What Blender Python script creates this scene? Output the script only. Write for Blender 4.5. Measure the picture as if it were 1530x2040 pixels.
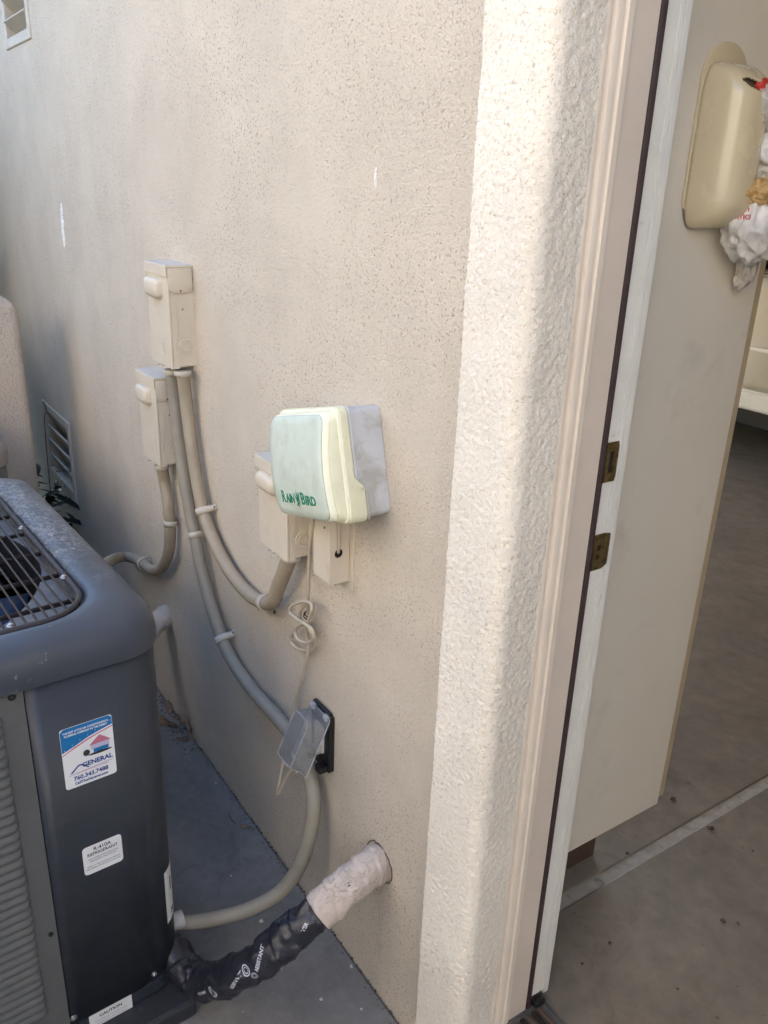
import bpy, bmesh, math, random
import numpy as np
from mathutils import Vector, Matrix, noise
from mathutils.bvhtree import BVHTree
random.seed(7)
SC = bpy.context.scene
for o in list(bpy.data.objects): bpy.data.objects.remove(o)
COL = SC.collection
RAD = math.radians

# ------------------------------------------------------------------ camera
F, PX, PY = 1660.0, 765.0, 1020.0                    # focal length and centre in photograph pixels (1530 x 2040)
RW = np.array([[0.5561, 0.3201, -0.7670], [0.8304, -0.1751, 0.5289], [0.0350, -0.9311, -0.3632]])  # camera axes (right, down, forward) as columns
CAM = np.array([0.0, -0.7502, 1.6])
cd = bpy.data.cameras.new('camera'); cam = bpy.data.objects.new('camera', cd); COL.objects.link(cam)
cd.sensor_fit = 'VERTICAL'; cd.sensor_height = 34.0; cd.lens = 34.0 * F / 2040.0
cd.clip_start = 0.02; cd.clip_end = 600
_m = Matrix.Identity(4)
for i in range(3):
    _m[i][0] = RW[i, 0]; _m[i][1] = -RW[i, 1]; _m[i][2] = -RW[i, 2]; _m[i][3] = CAM[i]
_q = _m.to_3x3().to_quaternion()
cam.rotation_mode = 'QUATERNION'; cam.rotation_quaternion = _q; cam.location = CAM.tolist()
SC.camera = cam
def at(px, py, x=None, y=None, z=None):               # a photograph pixel to the point where its ray meets a plane of the place
    r = RW @ np.array([px - PX, py - PY, F])
    t = (x - CAM[0]) / r[0] if x is not None else (y - CAM[1]) / r[1] if y is not None else (z - CAM[2]) / r[2]
    return Vector((CAM + t * r).tolist())

# ------------------------------------------------------------------ sky, sun, exposure
SUN_EL, SUN_AZ = 25.0, 128.0                            # elevation; azimuth from +x towards +y (behind the house)
w = bpy.data.worlds.new('World'); SC.world = w; w.use_nodes = True
nt = w.node_tree; bg = nt.nodes['Background']
sky = nt.nodes.new('ShaderNodeTexSky'); sky.sky_type = 'NISHITA'; sky.sun_disc = False
sky.sun_elevation = RAD(SUN_EL); sky.sun_rotation = RAD(90 - SUN_AZ); sky.altitude = 100; sky.dust_density = 1.0; sky.ozone_density = 2.2
nt.links.new(sky.outputs[0], bg.inputs[0]); bg.inputs[1].default_value = 0.15
sd = bpy.data.lights.new('sun', 'SUN'); sd.energy = 2.9; sd.angle = RAD(0.53); sd.color = (1.0, 0.92, 0.78)
sun = bpy.data.objects.new('sun', sd); COL.objects.link(sun)
_d = Vector((math.cos(RAD(SUN_EL)) * math.cos(RAD(SUN_AZ)), math.cos(RAD(SUN_EL)) * math.sin(RAD(SUN_AZ)), math.sin(RAD(SUN_EL))))
sun.rotation_euler = _d.to_track_quat('Z', 'Y').to_euler(); sun.location = (0, 0, 8)
SC.view_settings.view_transform = 'Standard'; SC.view_settings.look = 'None'
SC.view_settings.exposure = 2.88; SC.view_settings.gamma = 1.0; SC.view_settings.use_curve_mapping = False
SC.render.engine = 'CYCLES'
SC.cycles.use_denoising = True; SC.cycles.max_bounces = 10; SC.cycles.diffuse_bounces = 6; SC.cycles.transparent_max_bounces = 12
SC.cycles.sample_clamp_indirect = 6.0

# ------------------------------------------------------------------ helpers
def tag(o, label=None, cat=None, group=None, kind=None):
    if label: o['label'] = label
    if cat: o['category'] = cat
    if group: o['group'] = group
    if kind: o['kind'] = kind
    return o
def empty(name, loc=(0, 0, 0), label=None, cat=None, group=None):
    o = bpy.data.objects.new(name, None); COL.objects.link(o); o.location = loc; o.empty_display_size = .05
    return tag(o, label, cat, group)
def link(name, me, mat=None, parent=None, smooth=False, M=None):
    o = bpy.data.objects.new(name, me); COL.objects.link(o)
    if mat is not None:
        me.materials.clear(); me.materials.append(mat)
    if smooth:
        for p in me.polygons: p.use_smooth = True
    if M is not None: o.matrix_world = M
    if parent is not None:
        o.parent = parent
        pm = parent_world(parent)
        o.matrix_parent_inverse = pm.inverted()
    return o
def parent_world(o):
    m = o.matrix_basis.copy()
    if o.parent is not None:
        m = parent_world(o.parent) @ o.matrix_parent_inverse @ m
    return m
def pyd(name, v, f, mat=None, parent=None, smooth=False, M=None):
    me = bpy.data.meshes.new(name); me.from_pydata([tuple(p) for p in v], [], f); me.update()
    return link(name, me, mat, parent, smooth, M)
def bm_obj(name, bm, mat=None, parent=None, smooth=False, M=None):
    me = bpy.data.meshes.new(name); bmesh.ops.recalc_face_normals(bm, faces=bm.faces); bm.to_mesh(me); bm.free()
    return link(name, me, mat, parent, smooth, M)
def box_bm(lo, hi, bev=0.0, seg=2, bm=None):
    own = bm is None
    b = bmesh.new()
    r = bmesh.ops.create_cube(b, size=1)
    lo = Vector(lo); hi = Vector(hi); c = (lo + hi) / 2; s = hi - lo
    for v in b.verts: v.co = Vector((v.co.x * s.x, v.co.y * s.y, v.co.z * s.z)) + c
    if bev > 0: bmesh.ops.bevel(b, geom=b.edges[:], offset=min(bev, min(s) * .49), segments=seg, affect='EDGES', profile=.5)
    if own: return b
    me = bpy.data.meshes.new('tmp'); b.to_mesh(me); b.free(); bm.from_mesh(me); bpy.data.meshes.remove(me)
    return bm
def box(name, lo, hi, mat, parent=None, bev=0.002, M=None, smooth=False, seg=2):
    return bm_obj(name, box_bm(lo, hi, bev, seg), mat, parent, smooth, M)
def auto_smooth(o, ang=40):
    me = o.data
    for p in me.polygons: p.use_smooth = True
    try: me.set_sharp_from_angle(angle=RAD(ang))
    except Exception: pass
    return o
def catmull(pts, n=8):
    P = [Vector(p) for p in pts]; P = [P[0] * 2 - P[1]] + P + [P[-1] * 2 - P[-2]]; out = []
    for i in range(1, len(P) - 2):
        a, b, c, d = P[i - 1:i + 3]
        for k in range(n):
            t = k / n
            out.append(.5 * ((2 * b) + (c - a) * t + (2 * a - 5 * b + 4 * c - d) * t * t + (3 * b - a - 3 * c + d) * t ** 3))
    out.append(P[-2]); return out
def resample(pts, step):
    out = [pts[0].copy()]; acc = 0
    for a, b in zip(pts, pts[1:]):
        L = (b - a).length
        while acc + L >= step:
            t = (step - acc) / L; a = a.lerp(b, t); out.append(a.copy()); L = (b - a).length; acc = 0
        acc += L
    if (out[-1] - pts[-1]).length > step * .3: out.append(pts[-1].copy())
    else: out[-1] = pts[-1].copy()
    return out
def sweep(path, rad, segs=14, cap=True):
    """tube along path; rad is a number or f(i, angle, arc length)"""
    T = []
    n = len(path)
    for i in range(n):
        t = path[min(i + 1, n - 1)] - path[max(i - 1, 0)]; T.append(t.normalized())
    up = Vector((0, 0, 1)) if abs(T[0].z) < .9 else Vector((1, 0, 0))
    N = (up - T[0] * up.dot(T[0])).normalized(); V = []; Fc = []; s = 0
    for i in range(n):
        if i: s += (path[i] - path[i - 1]).length
        N = (N - T[i] * N.dot(T[i])).normalized(); B = T[i].cross(N)
        for k in range(segs):
            a = 2 * math.pi * k / segs
            r = rad(i, a, s) if callable(rad) else rad
            V.append(path[i] + (N * math.cos(a) + B * math.sin(a)) * r)
    for i in range(n - 1):
        for k in range(segs):
            k2 = (k + 1) % segs
            Fc.append((i * segs + k, i * segs + k2, (i + 1) * segs + k2, (i + 1) * segs + k))
    if cap:
        Fc.append(tuple(range(segs))[::-1]); Fc.append(tuple((n - 1) * segs + k for k in range(segs)))
    return V, Fc
def tube(name, pts, rad, mat, parent=None, segs=14, n=8, step=None, cap=True, raw=False):
    p = [Vector(q) for q in pts] if raw else catmull(pts, n)
    if step: p = resample(p, step)
    v, f = sweep(p, rad, segs, cap)
    return pyd(name, v, f, mat, parent, True)
def rrect(w, h, r, n=6):
    """rounded rectangle outline about the origin, counter-clockwise"""
    r = min(r, .47 * min(w, h))
    out = []
    for cx, cy, a0 in ((w / 2 - r, h / 2 - r, 0), (-w / 2 + r, h / 2 - r, 90), (-w / 2 + r, -h / 2 + r, 180), (w / 2 - r, -h / 2 + r, 270)):
        for k in range(n + 1):
            a = RAD(a0 + 90 * k / n); out.append((cx + r * math.cos(a), cy + r * math.sin(a)))
    return out
def loft(rings, cap0=True, cap1=True):
    n = len(rings[0]); V = [p for r in rings for p in r]; Fc = []
    for i in range(len(rings) - 1):
        for k in range(n):
            k2 = (k + 1) % n
            Fc.append((i * n + k, i * n + k2, (i + 1) * n + k2, (i + 1) * n + k))
    if cap0: Fc.append(tuple(range(n))[::-1])
    if cap1: Fc.append(tuple((len(rings) - 1) * n + k for k in range(n)))
    return V, Fc
def prism(name, outline, d0, d1, mat, parent=None, M=None, bev=0):
    """outline in (u, v), extruded along local w from d0 to d1"""
    b = bmesh.new(); vs = [b.verts.new((u, v, d0)) for u, v in outline]; f = b.faces.new(vs)
    r = bmesh.ops.extrude_face_region(b, geom=[f])
    for e in r['geom']:
        if isinstance(e, bmesh.types.BMVert): e.co.z = d1
    if bev: bmesh.ops.bevel(b, geom=[e for e in b.edges if e.calc_face_angle(0) > .6], offset=bev, segments=2, affect='EDGES', profile=.5)
    o = bm_obj(name, b, mat, parent, False, M)
    return auto_smooth(o, 35)
def frame_m(o, u, v):
    """matrix with local x = u, y = v, z = u x v, at o"""
    u = Vector(u).normalized(); v = Vector(v); v = (v - u * u.dot(v)).normalized(); n = u.cross(v)
    return Matrix(((u.x, v.x, n.x, o[0]), (u.y, v.y, n.y, o[1]), (u.z, v.z, n.z, o[2]), (0, 0, 0, 1)))
def text_mesh(body, size, extrude=0.0, align='CENTER', bold=0.0, sx=1.0, shear=0.0):
    c = bpy.data.curves.new('txt', 'FONT'); c.body = body; c.size = size; c.extrude = extrude; c.align_x = align; c.align_y = 'CENTER'
    c.offset = bold; c.resolution_u = 3; c.shear = shear
    o = bpy.data.objects.new('txt', c); COL.objects.link(o)
    dg = bpy.context.evaluated_depsgraph_get(); dg.update()
    me = bpy.data.meshes.new_from_object(o.evaluated_get(dg))
    bpy.data.objects.remove(o); bpy.data.curves.remove(c)
    for v in me.vertices: v.co.x *= sx
    return me
def text(name, body, size, mat, M, parent, **k):
    return link(name, text_mesh(body, size, **k), mat, parent, False, M)

# ------------------------------------------------------------------ materials
def nodes_of(name):
    m = bpy.data.materials.new(name); m.use_nodes = True; t = m.node_tree
    return m, t, t.nodes['Principled BSDF']
def N(t, typ, **k):
    n = t.nodes.new(typ)
    for a, b in k.items():
        if a in n.inputs: n.inputs[a].default_value = b
        else: setattr(n, a, b)
    return n
def noise_n(t, co, scale, detail=3, rough=.5, dist=0.0):
    n = t.nodes.new('ShaderNodeTexNoise'); n.inputs['Scale'].default_value = scale; n.inputs['Detail'].default_value = detail
    n.inputs['Roughness'].default_value = rough; n.inputs['Distortion'].default_value = dist
    t.links.new(co, n.inputs['Vector']); return n.outputs[0]
def ramp(t, fac, stops):
    r = t.nodes.new('ShaderNodeValToRGB'); e = r.color_ramp.elements
    while len(e) < len(stops): e.new(.5)
    for q, (p, c) in zip(e, stops):
        q.position = p; q.color = (c, c, c, 1) if isinstance(c, (int, float)) else (*c, 1)
    t.links.new(fac, r.inputs[0]); return r.outputs[0]
def mix(t, fac, a, b, mode='MIX'):
    n = t.nodes.new('ShaderNodeMix'); n.data_type = 'RGBA'; n.blend_type = mode
    for s, v in ((0, fac), (6, a), (7, b)):
        if hasattr(v, 'is_linked') or isinstance(v, bpy.types.NodeSocket): t.links.new(v, n.inputs[s])
        elif s == 0: n.inputs[0].default_value = v
        else: n.inputs[s].default_value = (*v, 1)
    return n.outputs[2]
def math_n(t, op, a, b=0.0):
    n = t.nodes.new('ShaderNodeMath'); n.operation = op
    for i, v in enumerate((a, b)):
        if isinstance(v, bpy.types.NodeSocket): t.links.new(v, n.inputs[i])
        else: n.inputs[i].default_value = v
    return n.outputs[0]
def coords(t, kind='Object', scale=None):
    c = t.nodes.new('ShaderNodeTexCoord').outputs[kind]
    if scale:
        m = t.nodes.new('ShaderNodeMapping'); m.inputs['Scale'].default_value = scale; t.links.new(c, m.inputs[0]); c = m.outputs[0]
    return c
def bump(t, p, h, strength=.3, dist=.002, normal=None):
    b = t.nodes.new('ShaderNodeBump'); b.inputs['Strength'].default_value = strength; b.inputs['Distance'].default_value = dist
    t.links.new(h, b.inputs['Height'])
    if normal is not None: t.links.new(normal, b.inputs['Normal'])
    t.links.new(b.outputs[0], p.inputs['Normal']); return b.outputs[0]
def mat(name, col, rough=.55, metal=0.0, var=.12, vs=14.0, bs=0.0, bscale=260.0, spec=.4, dirt=None, dscale=30, dpos=(.55, .75), trans=0.0, alpha=None, coat=0, ro=.08):
    m, t, p = nodes_of(name); c = coords(t)
    v = ramp(t, noise_n(t, c, vs, 4, .6), ((.3, 1 - var), (.7, 1 + var * .6)))
    out = mix(t, 1.0, col, v, 'MULTIPLY')
    if dirt: out = mix(t, ramp(t, noise_n(t, c, dscale, 6, .65, .4), ((dpos[0], 0), (dpos[1], 1))), out, dirt)
    t.links.new(out, p.inputs['Base Color'])
    r = ramp(t, noise_n(t, c, vs * 2.3, 4), ((.3, max(rough - ro, .03)), (.7, min(rough + ro, 1)))); t.links.new(r, p.inputs['Roughness'])
    p.inputs['Metallic'].default_value = metal; p.inputs['Specular IOR Level'].default_value = spec
    p.inputs['Transmission Weight'].default_value = trans; p.inputs['Coat Weight'].default_value = coat
    if bs: bump(t, p, noise_n(t, c, bscale, 4, .6), bs, .002)
    if alpha is not None: p.inputs['Alpha'].default_value = alpha
    return m

def stucco(name, col, pit, sc=1.0, bstr=.75, pit_amt=.8, dens=(.36, .5)):
    m, t, p = nodes_of(name); c = coords(t)
    n1 = noise_n(t, c, 190 * sc, 2.5, .55, .8); n2 = noise_n(t, c, 520 * sc, 2, .6)
    big = noise_n(t, c, 5, 4, .6)
    hgt = ramp(t, n1, ((.30, 0), (.52, .75), (.75, 1)))
    h = math_n(t, 'ADD', hgt, math_n(t, 'MULTIPLY', n2, .35))
    tone = ramp(t, big, ((.3, .90), (.72, 1.05)))
    b0 = mix(t, 1.0, col, tone, 'MULTIPLY')
    st = noise_n(t, coords(t, 'Object', (9, 9, .9)), 1.6, 5, .65)
    b0 = mix(t, ramp(t, st, ((.56, 0), (.85, .22))), b0, tuple(q * .72 for q in col))        # faint run-off streaks
    pits = ramp(t, noise_n(t, c, 215 * sc, 2, .5, .9), ((.33, 1), (.425, 0)))
    area = ramp(t, noise_n(t, c, 2.6, 4, .6), ((dens[0], .15), (dens[1] + .12, 1)))
    pm = math_n(t, 'MULTIPLY', math_n(t, 'MULTIPLY', pits, area), pit_amt)  # pit colour holds both dirt and painted crevice shade
    t.links.new(mix(t, pm, b0, pit), p.inputs['Base Color'])
    hh = math_n(t, 'SUBTRACT', h, math_n(t, 'MULTIPLY', pits, .9))
    p.inputs['Roughness'].default_value = .85; p.inputs['Specular IOR Level'].default_value = .25
    bump(t, p, hh, bstr, .0032); return m

def concrete(name, col, dark, sc=1.0):
    m, t, p = nodes_of(name); c = coords(t)
    a = ramp(t, noise_n(t, c, 2.2 * sc, 7, .65, .5), ((.3, .62), (.7, 1.12)))
    b = ramp(t, noise_n(t, c, 26 * sc, 5, .7), ((.3, .82), (.7, 1.1)))
    o = mix(t, 1.0, mix(t, 1.0, col, a, 'MULTIPLY'), b, 'MULTIPLY')
    o = mix(t, ramp(t, noise_n(t, c, 5.5 * sc, 6, .7, 1.0), ((.58, 0), (.74, .7))), o, dark)
    o = mix(t, ramp(t, noise_n(t, c, 60 * sc, 3, .6), ((.70, 0), (.76, .8))), o, tuple(q * .4 for q in dark))
    o = mix(t, ramp(t, noise_n(t, c, 45 * sc, 2, .5), ((.76, 0), (.80, .6))), o, (.45, .44, .42))
    t.links.new(o, p.inputs['Base Color'])
    t.links.new(ramp(t, noise_n(t, c, 7, 5), ((.3, .5), (.7, .8))), p.inputs['Roughness'])
    bump(t, p, noise_n(t, c, 180, 5, .7), .25, .002); return m

M_WALL = stucco('beige_stucco', (.61, .54, .445), (.27, .20, .14), 1.0, .5, .85)
M_TRIM = stucco('cream_trim_stucco', (.765, .71, .615), (.40, .32, .22), 1.1, .32, .8, (.40, .54))
M_GWALL = stucco('tan_stucco', (.56, .485, .41), (.25, .19, .14), .7)
M_NEIGH = stucco('sand_block_stucco', (.72, .65, .55), (.3, .24, .18), .6)
M_JAMB = mat('jamb_paint', (.66, .57, .48), .5, var=.05, vs=9, bs=.06, dirt=(.42, .35, .28), dscale=55, dpos=(.70, .8))
M_MOULD = mat('mould_paint', (.74, .65, .54), .5, var=.06, vs=9, bs=.05, dirt=(.5, .42, .3), dscale=70, dpos=(.68, .8))
M_WHITE = mat('white_jamb_paint', (.80, .78, .71), .45, var=.07, vs=12, bs=.12, bscale=90, dirt=(.45, .43, .38), dscale=24, dpos=(.64, .84))
M_RUBBER = mat('brown_weatherstrip', (.045, .026, .026), .6, var=.2, vs=30)
M_BRASS = mat('tarnished_brass', (.30, .22, .10), .42, metal=.85, var=.35, vs=60, dirt=(.10, .07, .035), dscale=70, dpos=(.5, .7))
M_HOLE = mat('dark_recess', (.02, .014, .01), .9)
M_CONC = concrete('side_yard_concrete', (.22, .213, .205), (.11, .10, .085), 1.3)
M_GFLOOR = concrete('garage_concrete', (.25, .215, .17), (.12, .088, .06), .8)
M_JOINT = mat('joint_filler', (.44, .42, .37), .8, var=.2, vs=40, bs=.2, dirt=(.2, .19, .17), dscale=30)
M_GREY = mat('disconnect_grey_beige_paint', (.60, .53, .425), .5, var=.05, vs=18, dirt=(.42, .36, .29), dscale=26, dpos=(.62, .86))
M_GREYLID = mat('disconnect_lid_grey', (.52, .51, .49), .42, var=.06, vs=20, dirt=(.38, .36, .33), dscale=26, dpos=(.6, .85))
M_COND = mat('conduit_beige', (.35, .295, .22), .5, var=.07, vs=14, dirt=(.28, .24, .19), dscale=16, dpos=(.5, .8))
M_COND2 = mat('conduit_grey', (.29, .265, .215), .5, var=.08, vs=14, dirt=(.25, .22, .18), dscale=16, dpos=(.5, .8))
M_STRAP = mat('painted_strap', (.50, .455, .385), .5, var=.08, vs=40)
M_MINT = mat('weathered_mint_plastic', (.56, .625, .54), .5, var=.07, vs=20, dirt=(.44, .45, .36), dscale=18, dpos=(.48, .8))
M_YELL = mat('chalky_cream_plastic', (.70, .69, .50), .55, var=.08, vs=26, dirt=(.48, .42, .28), dscale=90, dpos=(.6, .75))
M_STRIP = mat('bare_cream_edge', (.84, .84, .66), .55, var=.04, vs=26, dirt=(.55, .50, .38), dscale=110, dpos=(.68, .76))
M_HOUS = mat('grey_plastic_housing', (.53, .54, .55), .5, var=.07, vs=16, dirt=(.40, .39, .36), dscale=12, dpos=(.5, .62))
M_GREEN = mat('logo_green', (.03, .22, .13), .5, var=.05)
M_LOGOW = mat('logo_white_edge', (.75, .80, .72), .5, var=.03)
M_CORD = mat('beige_cord', (.46, .40, .31), .5, var=.1, vs=30)
M_BLACK = mat('black_plastic', (.012, .012, .013), .35, var=.15, vs=30)
M_OUTLET = mat('white_receptacle', (.72, .71, .67), .4, var=.03)
M_AC = mat('slate_paint', (.030, .036, .048), .42, var=.10, vs=7, bs=.03, bscale=500, spec=.45, dirt=(.075, .078, .08), dscale=13, dpos=(.56, .86))
M_ACL = mat('grey_louver_paint', (.105, .11, .112), .5, var=.08, vs=9, dirt=(.15, .14, .125), dscale=12, dpos=(.55, .85))
M_WIRE = mat('guard_wire_coating', (.034, .028, .029), .45, var=.2, vs=40)
M_FAN = mat('fan_blade_metal', (.018, .032, .065), .6, metal=.0, spec=.12, var=.15, vs=8)
M_SHROUD = mat('shroud_metal', (.16, .17, .19), .5, var=.15, vs=8, dirt=(.32, .30, .26), dscale=22, dpos=(.52, .74))
M_STEEL = mat('zinc_screw', (.5, .5, .5), .3, metal=.9, var=.1)
M_STICK = mat('sticker_white', (.74, .76, .78), .45, var=.03)
M_BLUE = mat('sticker_blue', (.012, .16, .42), .4, var=.04)
M_NAVY = mat('sticker_navy_print', (.02, .06, .26), .5, var=.03)
M_PINK = mat('sticker_rose_print', (.50, .16, .24), .5, var=.05)
M_LILAC = mat('sticker_lilac_print', (.50, .47, .66), .5, var=.05)
M_INK = mat('black_print', (.03, .03, .035), .5, var=.03)
M_GREYINK = mat('grey_print', (.20, .21, .23), .5, var=.03)
M_SKIN = mat('sticker_tan_print', (.55, .42, .36), .5, var=.05)
M_PAD = mat('black_plastic_pad', (.035, .037, .045), .55, var=.2, vs=15, dirt=(.13, .13, .13), dscale=20, dpos=(.6, .8))
def tapemat():
    m, t, p = nodes_of('painted_pipe_wrap'); c = coords(t)
    base = mix(t, 1.0, (.60, .515, .45), ramp(t, noise_n(t, c, 22, 4, .6), ((.3, .86), (.7, 1.06))), 'MULTIPLY')
    cr = ramp(t, noise_n(t, coords(t, 'Object', (1, 1, 1.7)), 26, 3, .6, 1.8), ((.485, 0), (.5, 1), (.515, 0)))
    base = mix(t, math_n(t, 'MULTIPLY', cr, math_n(t, 'MULTIPLY', ramp(t, noise_n(t, c, 9, 3), ((.45, 0), (.6, 1))), .75)), base, (.20, .15, .12))
    base = mix(t, ramp(t, noise_n(t, c, 34, 5, .65), ((.69, 0), (.72, 1))), base, (.10, .075, .06))
    t.links.new(base, p.inputs['Base Color']); p.inputs['Roughness'].default_value = .75; p.inputs['Specular IOR Level'].default_value = .25
    bump(t, p, math_n(t, 'SUBTRACT', noise_n(t, c, 55, 4, .6, 1.0), math_n(t, 'MULTIPLY', cr, .5)), .7, .003); return m
M_WTAPE = tapemat()
M_BTAPE = mat('black_glossy_tape', (.020, .021, .030), .36, bs=.5, bscale=70, dirt=(.09, .09, .10), dscale=60, dpos=(.62, .8), var=.2, vs=30, spec=.55, ro=.1)
M_TPRINT = mat('tape_print', (.60, .62, .68), .45, var=.15, vs=60)
M_CAB = mat('cabinet_white', (.80, .745, .64), .45, var=.03, vs=5, dirt=(.6, .56, .48), dscale=7, dpos=(.55, .85))
M_EDGE = mat('cabinet_tan_edge', (.52, .42, .28), .55, var=.08, vs=30)
M_DISP = mat('beige_glossy_plastic', (.71, .61, .41), .25, var=.03, vs=8, coat=.5, ro=.05)
M_SLOT = mat('dispenser_inside_shade', (.14, .10, .06), .6)
M_CAR = mat('cream_white_car_paint', (.84, .84, .78), .28, var=.02, vs=3, coat=.7, ro=.05)
M_CARDK = mat('car_black_trim', (.015, .015, .015), .4)
M_CARTRIM = mat('car_brown_trim', (.10, .065, .045), .4)
M_TYRE = mat('tyre_rubber', (.02, .02, .02), .8, bs=.2)
M_RIM = mat('wheel_alloy', (.5, .5, .5), .3, metal=.8)
M_CHROME = mat('chrome_trim', (.7, .7, .7), .15, metal=1)
M_IN = mat('garage_wallboard', (.68, .61, .48), .8, var=.04, vs=3)
M_ROOF = mat('roof_tile', (.35, .22, .16), .8, var=.2, vs=6)
M_SOIL = mat('dry_soil', (.16, .13, .10), .95, var=.35, vs=10, bs=.5, bscale=60)
M_DRIVE = concrete('driveway_concrete', (.36, .34, .31), (.25, .23, .2), .7)
M_CHIP = mat('white_paint_scrape', (.86, .86, .84), .7, var=.05)
M_DRYLEAF = mat('dry_leaf', (.20, .135, .09), .75, var=.4, vs=60)
M_LEAF = mat('leaf_green', (.055, .10, .03), .5, var=.4, vs=25)
M_DLEAF = mat('dark_leaf', (.013, .022, .017), .45, var=.3, vs=25)
M_STEM = mat('stem_brown', (.09, .065, .045), .8, var=.3)
M_VENT = mat('vent_paint', (.47, .42, .355), .6, var=.08, vs=20, dirt=(.36, .29, .21), dscale=25, dpos=(.56, .8))
M_VENTIN = mat('vent_duct', (.34, .26, .17), .8, var=.3, vs=14)
M_CRUMB = mat('debris', (.11, .09, .075), .9, var=.5, vs=90)

def glass(name, col, rough, a):
    m, t, p = nodes_of(name); c = coords(t)
    p.inputs['Base Color'].default_value = (*col, 1)
    t.links.new(ramp(t, noise_n(t, c, 40, 4), ((.3, rough - .06), (.7, rough + .08))), p.inputs['Roughness'])
    p.inputs['Transmission Weight'].default_value = 0.0; p.inputs['IOR'].default_value = 1.45
    t.links.new(ramp(t, noise_n(t, c, 22, 4, .6), ((.3, a - .08), (.75, a + .12))), p.inputs['Alpha'])
    return m
M_CLEAR = glass('scuffed_clear_plastic', (.27, .275, .28), .16, .40)
M_CLEAREDGE = glass('clear_plastic_edge', (.55, .58, .62), .12, .42)
M_WINDOW = mat('car_glass', (.02, .022, .022), .08, var=.02, spec=.6)
def bagmat(name, col, a=.85):
    m, t, p = nodes_of(name)
    p.inputs['Base Color'].default_value = (*col, 1); p.inputs['Roughness'].default_value = .38
    p.inputs['Subsurface Weight'].default_value = .25; p.inputs['Subsurface Radius'].default_value = (.02, .02, .02); p.inputs['Subsurface Scale'].default_value = .4
    c = coords(t); t.links.new(ramp(t, noise_n(t, c, 30, 3), ((.3, a - .15), (.6, 1))), p.inputs['Alpha'])
    bump(t, p, noise_n(t, c, 70, 4, .6, 1.5), .25, .003); return m
M_BAGW = bagmat('white_bag_film', (.80, .77, .73)); M_BAGT = bagmat('tan_bag_film', (.62, .40, .16)); M_BAGG = bagmat('greyish_bag_film', (.62, .58, .52), .75)
M_RED = mat('red_print', (.62, .05, .04), .45, var=.04); M_MAROON = mat('maroon_print', (.12, .02, .05), .45)

# ------------------------------------------------------------------ ground
def sheet(name, x0, x1, y0, y1, z, m, kind='structure', thick=0):
    if thick: o = box(name, (x0, y0, z - thick), (x1, y1, z), m, None, .004)
    else: o = pyd(name, [(x0, y0, z), (x1, y0, z), (x1, y1, z), (x0, y1, z)], [(0, 1, 2, 3)], m)
    return tag(o, kind=kind)
o = sheet('ground', -120, 120, -120, 120, -.16, M_SOIL); tag(o, 'dry bare soil around the house', 'ground')
o = sheet('side_yard_slab', -3.0, 4.0, -1.5, -.004, 0, M_CONC, thick=.1); tag(o, 'grey concrete side yard slab along the house wall', 'pavement')
o = sheet('planting_bed', -3.004, 4.0, -2.44, -1.504, -.03, M_SOIL, thick=.1); tag(o, 'unseen dark soil strip added to absorb light along the neighbouring house', 'soil')  # unseen soil strip added to absorb light low in the yard
o = sheet('planting_bed', -9.0, -3.008, -2.44, 0, -.03, M_SOIL, thick=.1); tag(o, 'soil bed behind the low garden wall', 'soil')
o = sheet('driveway', -16, -5.37, 0, 9, .17, M_DRIVE, thick=.3); tag(o, 'pale concrete driveway in front of the garage', 'driveway')
GZ = .20
JX0, JX1 = -.895, -.868
gf = box('garage_floor', (-5.36, .02, GZ - .3), (JX0, 7.0, GZ), M_GFLOOR, None, .004); tag(gf, 'stained grey concrete garage floor slab', 'floor', kind='structure')
gf2 = box('garage_floor', (JX1, .02, GZ - .3), (2.2, 7.0, GZ), M_GFLOOR, None, .004); tag(gf2, 'smooth grey concrete garage floor slab inside the side door', 'floor', kind='structure')
b = box_bm((JX0 - .001, .02, GZ - .2), (JX1 + .001, 7.0, GZ - .0035), 0)
jn = bm_obj('joint_filler', b, M_JOINT, gf2)

# ------------------------------------------------------------------ the house
house = empty('house', (-2, 0, 0), 'beige stucco house with cream door surround and open garage side door', 'house')
XL, XC, PD = -.861, -.7356, .048
DOOR_R = .17; DOOR_T = 2.28; WT = .15
V1 = (-3.56, -3.21, 2.02, 2.33); V2 = (-3.66, -3.25, .40, .70)
def holed_wall(name, xs, zs, holes, y0, y1, m, parent):
    def solid(i, k):
        if i < 0 or k < 0 or i >= len(xs) - 1 or k >= len(zs) - 1: return False
        cx = (xs[i] + xs[i + 1]) / 2; cz = (zs[k] + zs[k + 1]) / 2
        return not any(h[0] < cx < h[1] and h[2] < cz < h[3] for h in holes)
    V = []; Fc = []
    def q(*p):
        n = len(V); V.extend(p); Fc.append((n, n + 1, n + 2, n + 3))
    for i in range(len(xs) - 1):
        for k in range(len(zs) - 1):
            if not solid(i, k): continue
            a, b_, c, d = xs[i], xs[i + 1], zs[k], zs[k + 1]
            q((a, y0, c), (b_, y0, c), (b_, y0, d), (a, y0, d)); q((b_, y1, c), (a, y1, c), (a, y1, d), (b_, y1, d))
            if not solid(i - 1, k): q((a, y1, c), (a, y0, c), (a, y0, d), (a, y1, d))
            if not solid(i + 1, k): q((b_, y0, c), (b_, y1, c), (b_, y1, d), (b_, y0, d))
            if not solid(i, k - 1): q((a, y1, c), (b_, y1, c), (b_, y0, c), (a, y0, c))
            if not solid(i, k + 1): q((a, y0, d), (b_, y0, d), (b_, y1, d), (a, y1, d))
    o = pyd(name, V, Fc, m, parent)
    bm = bmesh.new(); bm.from_mesh(o.data); bmesh.ops.remove_doubles(bm, verts=bm.verts, dist=1e-5); bm.to_mesh(o.data); bm.free(); return o
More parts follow.
